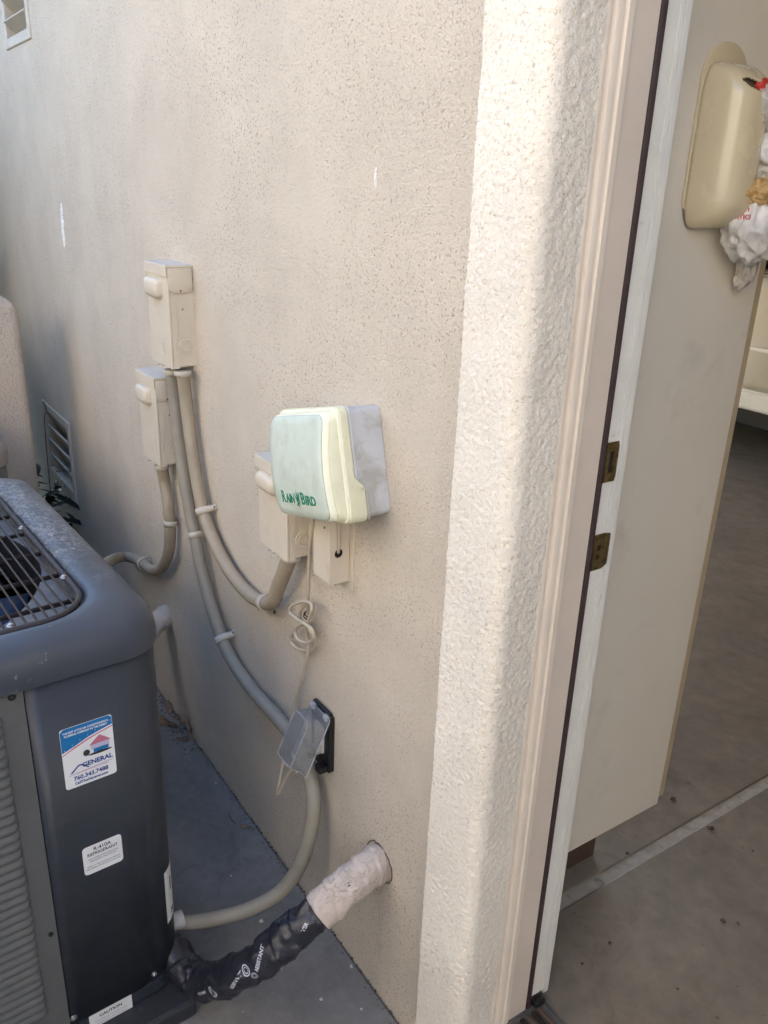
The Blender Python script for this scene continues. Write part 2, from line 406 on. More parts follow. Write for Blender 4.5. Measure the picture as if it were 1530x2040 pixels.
DH = (XC - .02, DOOR_R + .02, -.2, DOOR_T + .02)
holed_wall('stucco_wall', [-5.35, V2[0], V1[0], V2[1], V1[1], DH[0], DH[1], 2.2], [-.2, V2[2], V2[3], V1[2], DH[3], V1[3], 2.75], [V1, V2, DH], 0, WT, M_WALL, house)
# roof and eaves, garage shell
box('roof', (-5.6, -.32, 2.751), (2.5, 7.3, 2.95), M_ROOF, house, .01)
box('garage_back_wall', (-5.35, 7.0, -.2), (2.2, 7.15, 2.75), M_IN, house, 0)
box('garage_end_wall', (2.05, WT, -.2), (2.2, 7.0, 2.75), M_IN, house, 0)
holed = [(1.0, 6.2, -.3, 2.35)]
o = holed_wall('garage_front_wall', [WT, 1.0, 6.2, 7.0], [-.2, 2.35, 2.75], holed, 0, .15, M_IN, house)
for v in o.data.vertices: x, y, z = v.co; v.co = (-5.35 + y, x, z)
box('garage_lining', (-5.19, WT + .001, GZ), (XC - .03, WT + .014, 2.748), M_IN, house, 0)
# door surround: stucco band with a rounded corner, returning into the opening; both sides and head
def lat(n, seed, sc):
    return lambda p: noise.noise(Vector((p[0] * sc + seed, p[1] * sc, p[2] * sc)))
def surround(xl, xc, yret, z0, z1, flip=1):
    r = .024; prof = []
    prof += [(xl + .004, -.001), (xl + .001, -PD * .5), (xl + .002, -PD + .006), (xl + .008, -PD)]
    n = int((xc - r - xl - .008) / .0025)
    prof += [(xl + .008 + (xc - r - xl - .008) * k / n, -PD) for k in range(1, n + 1)]
    prof += [(xc - r + r * math.sin(RAD(a)), -PD + r - r * math.cos(RAD(a))) for a in range(9, 91, 9)]
    n = int((yret + PD - r) / .0025)
    prof += [(xc, -PD + r + (yret + PD - r) * k / n) for k in range(1, n + 1)]
    nz = int((z1 - z0) / .0026); V = []; Fc = []; m = len(prof)
    nor = []
    for k in range(m):
        a = prof[max(k - 1, 0)]; b_ = prof[min(k + 1, m - 1)]; d = Vector((b_[1] - a[1], -(b_[0] - a[0]))).normalized(); nor.append(d)
    for i in range(nz + 1):
        z = z0 + (z1 - z0) * i / nz
        for k, (x, y) in enumerate(prof):
            p = Vector((x, y, z))
            h = noise.noise(p * 150) * .6 + noise.noise(p * 290 + Vector((9, 2, 4))) * .45
            h = max(-.8, min(.5, h)) * .0021 + noise.noise(p * 14) * .0014
            if k < 2 or k > m - 3: h *= .2
            V.append((x + nor[k].x * h, y + nor[k].y * h, z))
    for i in range(nz):
        for k in range(m - 1):
            a = i * m + k; Fc.append((a, a + 1, a + m + 1, a + m))
    return V, Fc, m, nz
V_, F_, m_, nz_ = surround(XL, XC, .031, 0.0, DOOR_T)
ds = pyd('door_surround', V_, F_, M_TRIM, house, True); ds['label'] = 'cream rough stucco band around the side door'
box('door_surround', (DOOR_R, -PD, 0), (DOOR_R + .125, -.001, DOOR_T), M_TRIM, house, .012)
box('door_surround', (XL, -PD, DOOR_T + .001), (DOOR_R + .125, -.001, DOOR_T + .125), M_TRIM, house, .012)
# jamb: stepped moulding, flat jamb, rubber strip, white rabbet (left side), plain copies on the right and head
def jamb_profile(name, prof, z0, z1, m, parent):
    V = [(x, y, z) for z in (z0, z1) for x, y in prof]; n = len(prof)
    Fc = [(k, (k + 1) % n, n + (k + 1) % n, n + k) for k in range(n)] + [tuple(range(n))[::-1], tuple(range(n, 2 * n))]
    o = pyd(name, V, Fc, m, parent)
    bm = bmesh.new(); bm.from_mesh(o.data); bmesh.ops.recalc_face_normals(bm, faces=bm.faces); bm.to_mesh(o.data); bm.free()
    return auto_smooth(o, 30)
X = XC
mould = jamb_profile('brick_mould', [(X - .03, .026), (X - .001, .026), (X + .0005, .029), (X + .0005, .033), (X - .003, .035), (X - .003, .039), (X + .002, .0405), (X + .0035, .044), (X + .0035, .0505), (X + .001, .052), (X + .002, .054), (X + .006, .0555), (X + .006, .0645), (X - .03, .0645)], .012, DOOR_T, M_MOULD, house)
jamb = jamb_profile('door_jamb', [(X - .03, .065), (X + .003, .065), (X + .0035, .1085), (X - .004, .1095), (X - .03, .1095)], .14, DOOR_T, M_JAMB, house)
strip = jamb_profile('weatherstrip', [(X - .008, .1100), (X + .001, .1100), (X + .0045, .112), (X + .006, .116), (X + .0045, .120), (X + .001, .122), (X - .008, .122)], .15, DOOR_T, M_RUBBER, house)
rab = jamb_profile('rabbet', [(X - .03, .1225), (X - .001, .1225), (X - .001, .147), (X - .004, .1478), (X - .004, .1488), (X - .001, .1494), (X - .001, .156), (X - .006, .158), (X - .03, .158)], GZ + .028, DOOR_T, M_WHITE, house)
rab['label'] = 'white painted inner door rabbet with brass strike plates'
box('door_jamb', (DOOR_R - .002, .03, .14), (DOOR_R + .018, .158, DOOR_T), M_WHITE, house, .003)
box('door_jamb', (XC, .03, DOOR_T), (DOOR_R, .158, DOOR_T + .018), M_WHITE, house, .003)
box('interior_casing', (X - .062, WT + .016, GZ), (X - .008, WT + .03, DOOR_T + .05), M_WHITE, house, .003)
th = box('threshold', (X + .001, .045, .12), (DOOR_R, .150, GZ + .012), mat('threshold_aluminium', (.20, .20, .20), .45, metal=.6, var=.3, vs=40, dirt=(.07, .06, .05), dscale=30), house, .004)
for k in range(5):
    box('threshold_rib', (X + .016, .068 + k * .014, GZ + .0125), (DOOR_R - .004, .077 + k * .014, GZ + .019), M_HOLE if k % 2 else M_CARTRIM, th, .002)
box('corner_seal', (X + .001, .124, GZ + .0125), (X + .015, .149, GZ + .026), M_CARDK, th, .004)
# strike plates on the rabbet
def strike(z, h, lip, cut):
    y0, y1 = .1235, .1462
    M = Matrix.Translation((X - .0008, 0, 0)) @ Matrix(((0, 0, 1, 0), (1, 0, 0, 0), (0, 1, 0, 0), (0, 0, 0, 1)))   # local (u,v,w) -> (y,z,x)
    b = bmesh.new()
    ys = [y0, y0 + .007, y0 + .016, y1]; zs = [z - h / 2, z - h * cut, z + h * cut, z + h / 2]
    g = [[b.verts.new((yy, zz, .0015)) for yy in ys] for zz in zs]
    for i in range(3):
        for k in range(3):
            if i == 1 and k == 1: continue
            b.faces.new((g[i][k], g[i][k + 1], g[i + 1][k + 1], g[i + 1][k]))
    r = bmesh.ops.extrude_face_region(b, geom=b.faces[:])
    for e in r['geom']:
        if isinstance(e, bmesh.types.BMVert): e.co.z = .0032
    o = bm_obj('strike_plate', b, M_BRASS, rab, False, M)
    prism('strike_recess', [(ys[1] - .0005, zs[1] - .0005), (ys[2] + .0005, zs[1] - .0005), (ys[2] + .0005, zs[2] + .0005), (ys[1] - .0005, zs[2] + .0005)], .0004, .0012, M_HOLE, rab, M)
    for s in (-1, 1):
        c = (y0 + .010, z + s * h * .40)
        prism('screw', [(c[0] + .0036 * math.cos(a * math.pi / 5), c[1] + .0036 * math.sin(a * math.pi / 5)) for a in range(10)], .0032, .0045, M_BRASS, rab, M)
    if lip:
        prism('strike_lip', [(y1 + .0005, z - h * .49), (y1 + .010, z - h * .40), (y1 + .010, z + h * .46), (y1 + .0005, z + h * .49)], .0005, .0034, M_BRASS, rab, M, .0008)
        prism('latch_tongue', [(ys[1] + .001, z - .004), (ys[2] - .001, z - .004), (ys[2] - .001, z + .002), (ys[1] + .001, z + .002)], .001, .003, M_BRASS, rab, M)
    else:
        prism('strike_lip', [(y1 + .0003, z - h * .46), (y1 + .002, z - h * .40), (y1 + .002, z + h * .40), (y1 + .0003, z + h * .46)], .0005, .003, M_BRASS, rab, M, .0006)
pz1 = at(1205, 922, x=X).z; pz2 = at(1187, 1100, x=X).z
strike(pz1, .058, False, .27); strike(pz2, .056, True, .2)
# louvred vents
def vent(V, up, tilt, duct):
    x0, x1, z0, z1 = V; fw = .022
    b = bmesh.new()
    for lo, hi in (((x0 - .012, -.006, z0 - .012), (x0 + fw, .035, z1 + .012)), ((x1 - fw, -.006, z0 - .012), (x1 + .012, .035, z1 + .012)), ((x0 + fw, -.0055, z0 - .012), (x1 - fw, .0345, z0 + fw)), ((x0 + fw, -.0055, z1 - fw), (x1 - fw, .0345, z1 + .012))):
        box_bm(lo, hi, .003, 1, b)
    f = bm_obj('vent', b, M_VENT, house); f['label'] = up
    n = 4; st = (z1 - z0 - 2 * fw) / n
    me = None
    for k in range(n):
        zc = z0 + fw + st * (k + .5)
        M = Matrix.Translation(((x0 + x1) / 2, .022, zc - .006)) @ Matrix.Rotation(RAD(tilt), 4, 'X')
        if me is None:
            s = box('slat', (-(x1 - x0) / 2 + fw, -.041, -.004), ((x1 - x0) / 2 - fw, .041, .004), M_VENT, f, .0015, M); me = s.data
        else: link('slat', me, M_VENT, f, False, M)
    b = bmesh.new(); box_bm((x0 - .012, .16, z0 - .012), (x1 + .012, .165, z1 + .012), 0, 1, b)
    bm_obj('vent_backing', b, duct, f)
vent(V1, 'upper louvred wall vent', -38, M_VENTIN); vent(V2, 'lower louvred wall vent', -64, M_HOLE)
# paint scrapes on the wall
def scrape(name, pts, wdt, seed):
    random.seed(seed); L = []; Rr = []
    pts = catmull(pts, 10)
    for i, p in enumerate(pts):
        t = i / (len(pts) - 1); ww = wdt * (.35 + .65 * random.random()) * (1 - abs(2 * t - 1) ** 3 * .8)
        L.append((p.x - ww, -.0028, p.z)); Rr.append((p.x + ww * random.random(), -.0028, p.z))
    n = len(L); V = L + Rr + [(a, b + .004, c) for a, b, c in L + Rr]
    Fc = [(i, n + i, n + i + 1, i + 1) for i in range(n - 1)] + [(2 * n + i, i, i + 1, 2 * n + i + 1) for i in range(n - 1)] + [(n + i, 3 * n + i, 3 * n + i + 1, n + i + 1) for i in range(n - 1)]
    pyd(name, V, Fc, M_CHIP, house)
scrape('paint_scrape', [at(123, 405, y=0), at(125, 430, y=0), at(127, 460, y=0), at(130, 492, y=0)], .020, 3)
scrape('paint_scrape', [at(752, 333, y=0), at(750, 352, y=0), at(751, 372, y=0)], .0022, 4)

# ------------------------------------------------------------------ neighbouring wall, low garden wall
nb = empty('neighbour_house', (0, -2.6, 0), 'sand coloured neighbouring house wall facing the side yard', 'house')
box('stucco_wall', (-3.0, -6, -.16), (3.79, -2.45, 3.3), M_NEIGH, nb, .02); box('roof', (-3.2, -6.2, 3.301), (4.2, -2.40, 3.5), M_ROOF, nb, .02)
sw = empty('bounce_wall', (3.9, -.8, 0), 'unseen cream wall added for warm bounce at the end of the side yard', 'wall')  # unseen wall added to bounce warm sunlight onto the door return
box('wall_body', (3.8, -2.44, -.16), (4.0, .6, 3.2), M_NEIGH, sw, .02); box('wall_cap', (3.77, -2.445, 3.201), (4.03, .63, 3.26), M_TRIM, sw, .015)
GX = -3.05
g = empty('garden_wall', (GX, -.6, 0), 'low tan stucco garden wall with sloped top standing behind the air conditioners', 'wall')
ye = at(60, 800, x=GX).y
b = bmesh.new(); box_bm((GX - .2, -2.43, -.05), (GX, ye, 1.24), .03, 3, b)
for v in b.verts:
    if v.co.z > 1.0 and v.co.y > ye - .1: v.co.z -= .05 * (v.co.y - (ye - .1)) / .1
o = bm_obj('wall_body', b, M_GWALL, g); auto_smooth(o)

# ------------------------------------------------------------------ electrical disconnect boxes
def disconnect(xr, zb, wd, h, d, label, emb=True):
    t = empty('disconnect_box', (xr - wd / 2, 0, zb), label, 'electrical box', 'beige disconnect boxes on the house wall')
    x0, x1, zt = xr - wd, xr, zb + h
    body = box('box_body', (x0 + .003, -d + .006, zb + .004), (x1 - .003, .002, zt - .006), M_GREY, t, .002)
    # front cover, folded over the right edge
    fr = box('front_cover', (x0 + .002, -d, zb), (x1 - .001, -d + .0055, zt - .01), M_GREY, t, .0018)
    fold = prism('cover_fold', [(-d + .0056, zb + .001), (-d + .019, zb + .001), (-d + .019, zb + h * .13), (-d + .013, zb + h * .17), (-d + .0115, zb + h * .22), (-d + .014, zb + h * .27), (-d + .019, zb + h * .30), (-d + .019, zt - .07), (-d + .0056, zt - .07)], -.0028, -.0008, M_GREY, t, Matrix.Translation((x1, 0, 0)) @ Matrix(((0, 0, 1, 0), (1, 0, 0, 0), (0, 1, 0, 0), (0, 0, 0, 1))))
    # raised handle bump
    cx = x0 + wd * .44; cz = zt - h * .235
    rings = [[(cx + u, -d + .0005 - dd, cz + v) for u, v in rrect(wd * .62 - s * 2, h * .19 - s * 2, .012, 5)] for dd, s in ((0, 0), (.010, .001), (.0155, .004), (.018, .010))]
    v, f = loft(rings); hb = pyd('handle_bump', v, [q[::-1] for q in f], M_GREY, fr); auto_smooth(hb, 60)
    if emb:
        Mt = frame_m((cx + .004, -d - .0001, zb + h * .2), (1, 0, 0), (0, 0, 1))
        prism('embossed_panel', rrect(wd * .5, h * .17, .004, 3), 0, .0008, M_GREY, fr, Mt)
        prism('embossed_panel', rrect(wd * .4, h * .10, .003, 3), .0009, .0015, M_GREY, fr, Mt)
    # hood: top, front lip, clipped side flap
    b = bmesh.new(); box_bm((x0 - .003, -d - .004, zt - .006), (x1 + .003, .001, zt - .001), .0012, 1, b); box_bm((x0 - .003, -d - .004, zt - .026), (x1 + .0025, -d - .001, zt - .0055), .0008, 1, b)
    hood = bm_obj('hood', b, M_GREY, t)
    Ms = Matrix(((0, 0, 1, 0), (1, 0, 0, 0), (0, 1, 0, 0), (0, 0, 0, 1)))
    fl = [(-d + .0, zt - .0065), (-.003, zt - .0065), (-.003, zt - .052), (-.011, zt - .062), (-d + .012, zt - .062), (-d + .0, zt - .050)]
    prism('hood_flap', fl[::-1], .0002, .0022, M_GREY, hood, Matrix.Translation((x1, 0, 0)) @ Ms, .0005)
    prism('hood_flap', fl[::-1], -.0022, -.0002, M_GREY, hood, Matrix.Translation((x0, 0, 0)) @ Ms, .0005)
    prism('hood_top_skin', [(x0 - .002, -d - .003), (x1 + .002, -d - .003), (x1 + .002, 0), (x0 - .002, 0)], 0, .0009, M_GREYLID, hood, Matrix.Translation((0, 0, zt - .0009)))
    prism('rivet', [(.0022 * math.cos(a * .785), .0022 * math.sin(a * .785)) for a in range(8)], .0022, .0032, M_CARTRIM, hood, Matrix.Translation((x1, -d * .52, zt - .057)) @ Ms)
    # knockout rings
    for r0, r1, hh in ((.017, .0155, .0014), (.0105, .0095, .0020)):
        b = bmesh.new(); n = 28
        vs = [[b.verts.new((x1 - .003 + w_, -d * .40 + r * math.cos(2 * math.pi * k / n), zb + h * .215 + r * math.sin(2 * math.pi * k / n))) for k in range(n)] for r, w_ in ((r0 + .001, 0), (r0, hh), (r1, hh), (r1 - .001, 0))]
        for i in range(3):
            for k in range(n): b.faces.new((vs[i][k], vs[i][(k + 1) % n], vs[i + 1][(k + 1) % n], vs[i + 1][k]))
        bm_obj('knockout_ring', b, M_GREY, body, True)
    prism('rivet', [(.002 * math.cos(a * .785), .002 * math.sin(a * .785)) for a in range(8)], -.003, -.0018, M_CARTRIM, body, Matrix.Translation((x1, -d * .45, zt - h * .42)) @ Ms)
    # padlock hasp under the cover
    hx = x0 + wd * .45; ring = [(hx + .013 * math.cos(a), -d - .004 + .012 * math.sin(a)) for a in [2 * math.pi * k / 16 for k in range(16)]]
    b = bmesh.new(); n = 16
    vs = [[b.verts.new((hx + r * 1.2 * math.cos(2 * math.pi * k / n), -d + .001 + r * math.sin(2 * math.pi * k / n), zb - zz)) for k in range(n)] for r, zz in ((.011, .002), (.011, .0035), (.007, .0035), (.007, .002))]
    for i in range(4):
        for k in range(n): b.faces.new((vs[i][k], vs[i][(k + 1) % n], vs[(i + 1) % 4][(k + 1) % n], vs[(i + 1) % 4][k]))
    bm_obj('hasp', b, M_STRAP, fr)
    b = bmesh.new(); box_bm((x1 - .03, -.004, zb - .010), (x1 - .008, .001, zb + .0035), .001, 1, b); bm_obj('mounting_tab', b, M_GREY, body)
    return t
D1 = dict(xr=-1.905, zb=1.178, wd=.142, h=.239, d=.062)
D2 = dict(xr=-2.037, zb=.894, wd=.135, h=.238, d=.062)
D3 = dict(xr=-1.325, zb=.908, wd=.125, h=.19, d=.062)
disconnect(label='upper beige disconnect box with two conduits leaving its bottom', **D1)
disconnect(label='lower left beige disconnect box with one conduit curling behind the condenser', **D2)
disconnect(label='beige disconnect box half hidden behind the tilted sprinkler controller', emb=False, **D3)

# ------------------------------------------------------------------ conduits with straps
def conduit(label, pts, r, m, ribs=.0005):
    p = resample(catmull(pts, 14), .0022)
    v, f = sweep(p, lambda i, a, s: r + (ribs if (i % 2) else -ribs), 16)
    base = p[0]
    e = empty('conduit', base, label, 'conduit')
    pyd('conduit_tube', v, f, m, e, True)
    return e, p
def strap(parent, p, i, r, side, m=M_STRAP, tab=.016, wid=.016):
    """one-hole strap: a band hugging the tube at path index i with a screw tab on one side"""
    t = (p[min(i + 3, len(p) - 1)] - p[max(i - 3, 0)]).normalized(); n = Vector((0, -1, 0)); n = (n - t * n.dot(t)).normalized(); s = t.cross(n)
    c = p[i]; V = []; Fc = []
    prof = [(math.cos(RAD(a)) * (r + .0016), math.sin(RAD(a)) * (r + .0016)) for a in range(0, 181, 15)]
    dn = -(abs(c.y) - .001)
    prof = [(prof[0][0], dn * .6)] + prof + [(prof[-1][0] - .001, dn + .002), (prof[-1][0] - tab, dn + .0015)]
    for sx, sy in prof:
        for k in (-1, 1):
            V.append(c + s * sx * side + n * sy + t * k * wid / 2)
    for i2 in range(len(prof) - 1): Fc.append((2 * i2, 2 * i2 + 1, 2 * i2 + 3, 2 * i2 + 2))
    o = pyd('strap', V, Fc, m, parent, True)
    md = o.modifiers.new('solid', 'SOLIDIFY'); md.thickness = .0022; md.offset = 1
    q = c + s * (prof[-1][0] + tab * .35) * side + n * (dn + .004)
    Mx = frame_m(q, s, t if s.cross(t).dot(n) > 0 else -t)
    prism('strap_screw', [(.003 * math.cos(a * .785), .003 * math.sin(a * .785)) for a in range(8)], -.002, .0018, M_CARTRIM, o, Mx)
def nut(parent, c, r, h, m=M_STRAP, name='conduit_fitting', n=10):
    v, f = loft([[(c[0] + rr * math.cos(2 * math.pi * k / 18), c[1] + rr * math.sin(2 * math.pi * k / 18), c[2] + zz) for k in range(18)] for rr, zz in ((r * .92, -h / 2), (r, -h / 2 + .002), (r, h / 2 - .002), (r * .92, h / 2))])
    o = pyd(name, v, f, m, parent); auto_smooth(o, 40)
def nearest(p, px, py, y):
    q = at(px, py, y=y); return min(range(len(p)), key=lambda i: (p[i] - q).length)
RC = .0158
A = [at(364, 738, y=-.034)] + [at(x, y_, y=-.026) for x, y_ in ((371, 800), (381, 880), (393, 960), (408, 1028), (430, 1086), (460, 1140), (495, 1182), (525, 1200))] + [at(544, 1196, y=-.028), at(556, 1165, y=-.032), Vector((-1.362, -.034, .905))]
cA, pA = conduit('beige flexible conduit looping from the upper disconnect box up into the half hidden box', A, RC, M_COND)
strap(cA, pA, nearest(pA, 404, 1020, -.026), RC, 1); strap(cA, pA, nearest(pA, 526, 1201, -.026), RC, -1)
nut(cA, (pA[0].x, pA[0].y, pA[0].z - .006), .021, .012); nut(cA, (pA[-1].x, pA[-1].y, .899), .020, .010)
B = [at(342, 736, y=-.034)] + [at(x, y_, y=-.028) for x, y_ in ((349, 800), (360, 900), (375, 1000), (388, 1065), (405, 1150), (428, 1230), (456, 1303), (500, 1370), (555, 1432), (594, 1485))] + [at(617, 1545, y=-.032), at(625, 1600, y=-.04), at(618, 1660, y=-.052), at(598, 1722, y=-.075), at(560, 1775, y=-.115), at(500, 1810, y=-.18), at(430, 1830, y=-.25), at(372, 1838, y=-.305), at(345, 1838, y=-.335)]
for q in B:
    if q.z < .019: q.z = .019
cB, pB = conduit('long grey beige conduit sweeping down the wall and over the slab to the condenser', B, RC * 1.02, M_COND2, .0003)
strap(cB, pB, nearest(pB, 388, 1066, -.028), RC, -1); strap(cB, pB, nearest(pB, 443, 1275, -.028), RC, 1)
nut(cB, (pB[0].x, pB[0].y, pB[0].z - .006), .020, .012)
Cc = [at(322, 925, y=-.034)] + [at(x, y_, y=-.026) for x, y_ in ((328, 960), (336, 1010), (339, 1060), (335, 1105), (320, 1133), (302, 1135), (285, 1122), (264, 1112))] + [at(240, 1110, y=-.06), at(215, 1120, y=-.16), at(190, 1150, y=-.30)]
cC, pC = conduit('short beige conduit curling from the lower left disconnect box behind the condenser', Cc, RC, M_COND)
strap(cC, pC, nearest(pC, 338, 1040, -.026), RC, -1); strap(cC, pC, nearest(pC, 286, 1122, -.026), RC, 1)
nut(cC, (pC[0].x, pC[0].y, pC[0].z - .006), .020, .012)

# ------------------------------------------------------------------ sprinkler controller, tilted on the wall
TH = RAD(14.5)
CU = Vector((math.cos(TH), 0, math.sin(TH))); CV = Vector((-math.sin(TH), 0, math.cos(TH)))
MC = frame_m((-1.189, 0, 1.1525), CU, CV)                         # local z points out of the wall (-y)
ctl = empty('sprinkler_controller', (-1.19, 0, 1.155), 'tilted pale green sprinkler controller box hanging on the stucco wall', 'controller')
CW, CH = .205, .183
def cring(w_, h_, r, dep, prof=None):
    o_ = rrect(w_, h_, r, 6); out = []
    for i, (a, b_) in enumerate(zip(o_, o_[1:] + o_[:1])):
        k = 24 if i % 7 == 6 else 1
        out += [(a[0] + (b_[0] - a[0]) * q / k, a[1] + (b_[1] - a[1]) * q / k) for q in range(k)]
    return [(u, v, dep if prof is None else prof(u, v, dep)) for u, v in out]
def seam(u, v, dep):                                             # the joint steps back towards the wall near the bottom
    k = max(0, min(1, (-v - .018) / .022)); return dep - .017 * k * k * (3 - 2 * k)
v, f = loft([cring(CW, CH, .012, .0005), cring(CW + .001, CH + .001, .012, .02), cring(CW + .002, CH + .002, .012, .058, seam)], True, False)
hs = pyd('housing', v, f, M_HOUS, ctl, False, MC); auto_smooth(hs, 40)
v, f = loft([cring(CW + .002, CH + .002, .013, .0575, seam), cring(CW + .009, CH + .009, .014, .0590, seam), cring(CW + .010, CH + .010, .014, .0625, seam), cring(CW + .004, CH + .004, .014, .0650, seam), cring(CW - .01, CH - .01, .01, .0650, seam)], False, False)
rm = pyd('rim', v, f, M_HOUS, hs, False, MC); auto_smooth(rm, 40)
v, f = loft([cring(CW - .01, CH - .01, .01, .0656, seam), cring(CW + .0085, CH + .0085, .014, .0656, seam), cring(CW + .0105, CH + .0105, .015, .0675, seam), cring(CW + .009, CH + .009, .016, .079), cring(CW + .007, CH + .007, .017, .0795)], False, True)
cv = pyd('cover', v, f, M_YELL, ctl, False, MC); auto_smooth(cv, 30)
v, f = loft([cring(CW + .0065, CH + .0065, .017, .0797), cring(CW + .0055, CH + .0055, .017, .0837), cring(CW + .002, CH + .002, .017, .0845)], True, True)
ri = pyd('cover_ridge', v, f, M_STRIP, cv, False, MC); auto_smooth(ri, 50)
def bul(u, v, dep): return dep + .011 * (1 - (v / (CH / 2)) ** 2) - .0035 * (v / (CH / 2))
v, f = loft([cring(CW + .001, CH + .001, .017, .0847), cring(CW - .003, CH - .002, .018, .090, bul), cring(CW - .008, CH - .004, .018, .0935, bul)], True, True)
sh = pyd('cover_shoulder', v, f, M_YELL, cv, False, MC); auto_smooth(sh, 40)
rings = [cring(CW - .0085, CH - .0045, .018, .0937, bul), cring(CW - .012, CH - .006, .018, .1010, bul), cring(CW - .0165, CH - .009, .018, .1040, bul)]
v, f = loft(rings, True, True)
st_ = pyd('cover_edge_strip', v, f, M_STRIP, cv, False, MC); auto_smooth(st_, 50)
rings = [cring(CW - .0170, CH - .0095, .018, .1041, bul)] + [cring((CW - .020) * s, (CH - .012) * s, .018 * s, .1062, bul) for s in (1, .85, .7, .5, .3, .1)]
v, f = loft(rings, True, True)
fp = pyd('front_panel', v, f, M_MINT, cv, True, MC)
def logo(parent, mtx, mt, dx, dy, dz, bold, nm):
    def put(body, size, xa, xb, y):
        me = text_mesh(body, size, .0003, 'LEFT', bold)
        m0 = min(q.co.x for q in me.vertices); m1 = max(q.co.x for q in me.vertices)
        for q in me.vertices:
            uu = xa + (q.co.x - m0) / (m1 - m0) * (xb - xa) + dx; vv = q.co.y + y + dy; q.co = (uu, vv, bul(uu, vv, .1064) + q.co.z + dz)
        link(nm, me, mt, parent, False, mtx)
    y0 = -.0555
    put('R', .030, -.063, -.0485, y0 + .002); put('AIN', .0225, -.0475, -.0165, y0)
    put('B', .030, .009, .0225, y0 + .002); put('IRD', .0225, .0245, .060, y0)
    shapes = [[(-.0065, .010), (-.004, .0005), (-.001, -.004), (.001, -.001), (-.002, .004)], [(-.001, .014), (-.0005, .003), (.001, -.001), (.003, .002), (.0015, .008)], [(.0065, .011), (.003, .006), (.001, -.001), (.003, -.005), (.006, -.0065), (.0045, -.001)], [(-.001, -.003), (-.005, -.009), (-.001, -.0075), (.0025, -.010), (.002, -.004)]]
    for s in shapes:
        b = bmesh.new(); vs = [b.verts.new((u * 1.35 - .0045 + dx, v * 1.35 + y0 + dy, bul(u, v * 1.35 + y0, .1064) + dz + .0003)) for u, v in s]; b.faces.new(vs)
        bm_obj('logo_bird_feather', b, mt, parent, False, mtx)
logo(fp, MC, M_LOGOW, .0012, -.0012, .0002, .0009, 'logo_letter_edge')
logo(fp, MC, M_GREEN, 0, 0, .0012, .0006, 'logo_letter')

# small junction box under the controller
jb = empty('junction_box', (-1.22, 0, .9), 'small beige junction box with round side hole below the sprinkler controller', 'junction box')
b = bmesh.new(); box_bm((-1.256, -.003, .896), (-1.178, .0005, 1.052), .0012, 1, b); bm_obj('back_plate', b, M_GREY, jb)
x0, x1, z0, z1, d0 = -1.254, -1.190, .912, 1.05, .044
body = box('box_body', (x0, -d0, z0), (x1 - .0025, -.0035, z1), M_GREY, jb, .0015)
hc = at(675, 1103, x=x1); hy, hz = hc.y, hc.z; hr = .0088
b = bmesh.new(); n = 24                                              # right cheek with a real hole
outer = []
for k in range(n):
    a = 2 * math.pi * k / n; c, s = math.cos(a), math.sin(a)
    tt = min(((-.004 - hy) / c if c > 0 else (-d0 + .0003 - hy) / c) if abs(c) > 1e-6 else 9, ((z1 - hz) / s if s > 0 else (z0 + .0005 - hz) / s) if abs(s) > 1e-6 else 9)
    outer.append((hy + c * tt, hz + s * tt))
for yy, zz in ((-.004, z1), (-d0 + .0003, z1), (-.004, z0 + .0005), (-d0 + .0003, z0 + .0005)):
    k = min(range(n), key=lambda q: (outer[q][0] - yy) ** 2 + (outer[q][1] - zz) ** 2 * .2); outer[k] = (yy, zz)
vo = [b.verts.new((x1, *p)) for p in outer]; vi = [b.verts.new((x1, hy + hr * math.cos(2 * math.pi * k / n), hz + hr * math.sin(2 * math.pi * k / n))) for k in range(n)]; vd = [b.verts.new((x1 - .002, q.co.y, q.co.z)) for q in vi]
for k in range(n):
    k2 = (k + 1) % n; b.faces.new((vo[k], vo[k2], vi[k2], vi[k])); b.faces.new((vi[k], vi[k2], vd[k2], vd[k]))
bm_obj('side_cheek', b, M_GREY, jb)
prism('hole_inside', [(hy + hr * 1.1 * math.cos(k * math.pi / 8), hz + hr * 1.1 * math.sin(k * math.pi / 8)) for k in range(16)], -.0024, -.0016, M_HOLE, jb, Matrix.Translation((x1, 0, 0)) @ Matrix(((0, 0, 1, 0), (1, 0, 0, 0), (0, 1, 0, 0), (0, 0, 0, 1))))
prism('cover_screw', [(.0024 * math.cos(a * .785), .0024 * math.sin(a * .785)) for a in range(8)], 0, .001, M_CARTRIM, jb, frame_m((-1.212, -d0, 1.02), (1, 0, 0), (0, 0, 1)))
wl = tube('valve_wire', [(-1.186, -.030, 1.075), (-1.1855, -.030, 1.04), (-1.1858, -.028, 1.00), (hc.x + .002, hy - .002, hz + .008), (hc.x - .001, hy, hz + .002)], .0028, M_CORD, None, 10)
tag(wl, 'thin beige wire dropping from the controller into the junction box hole', 'wire')

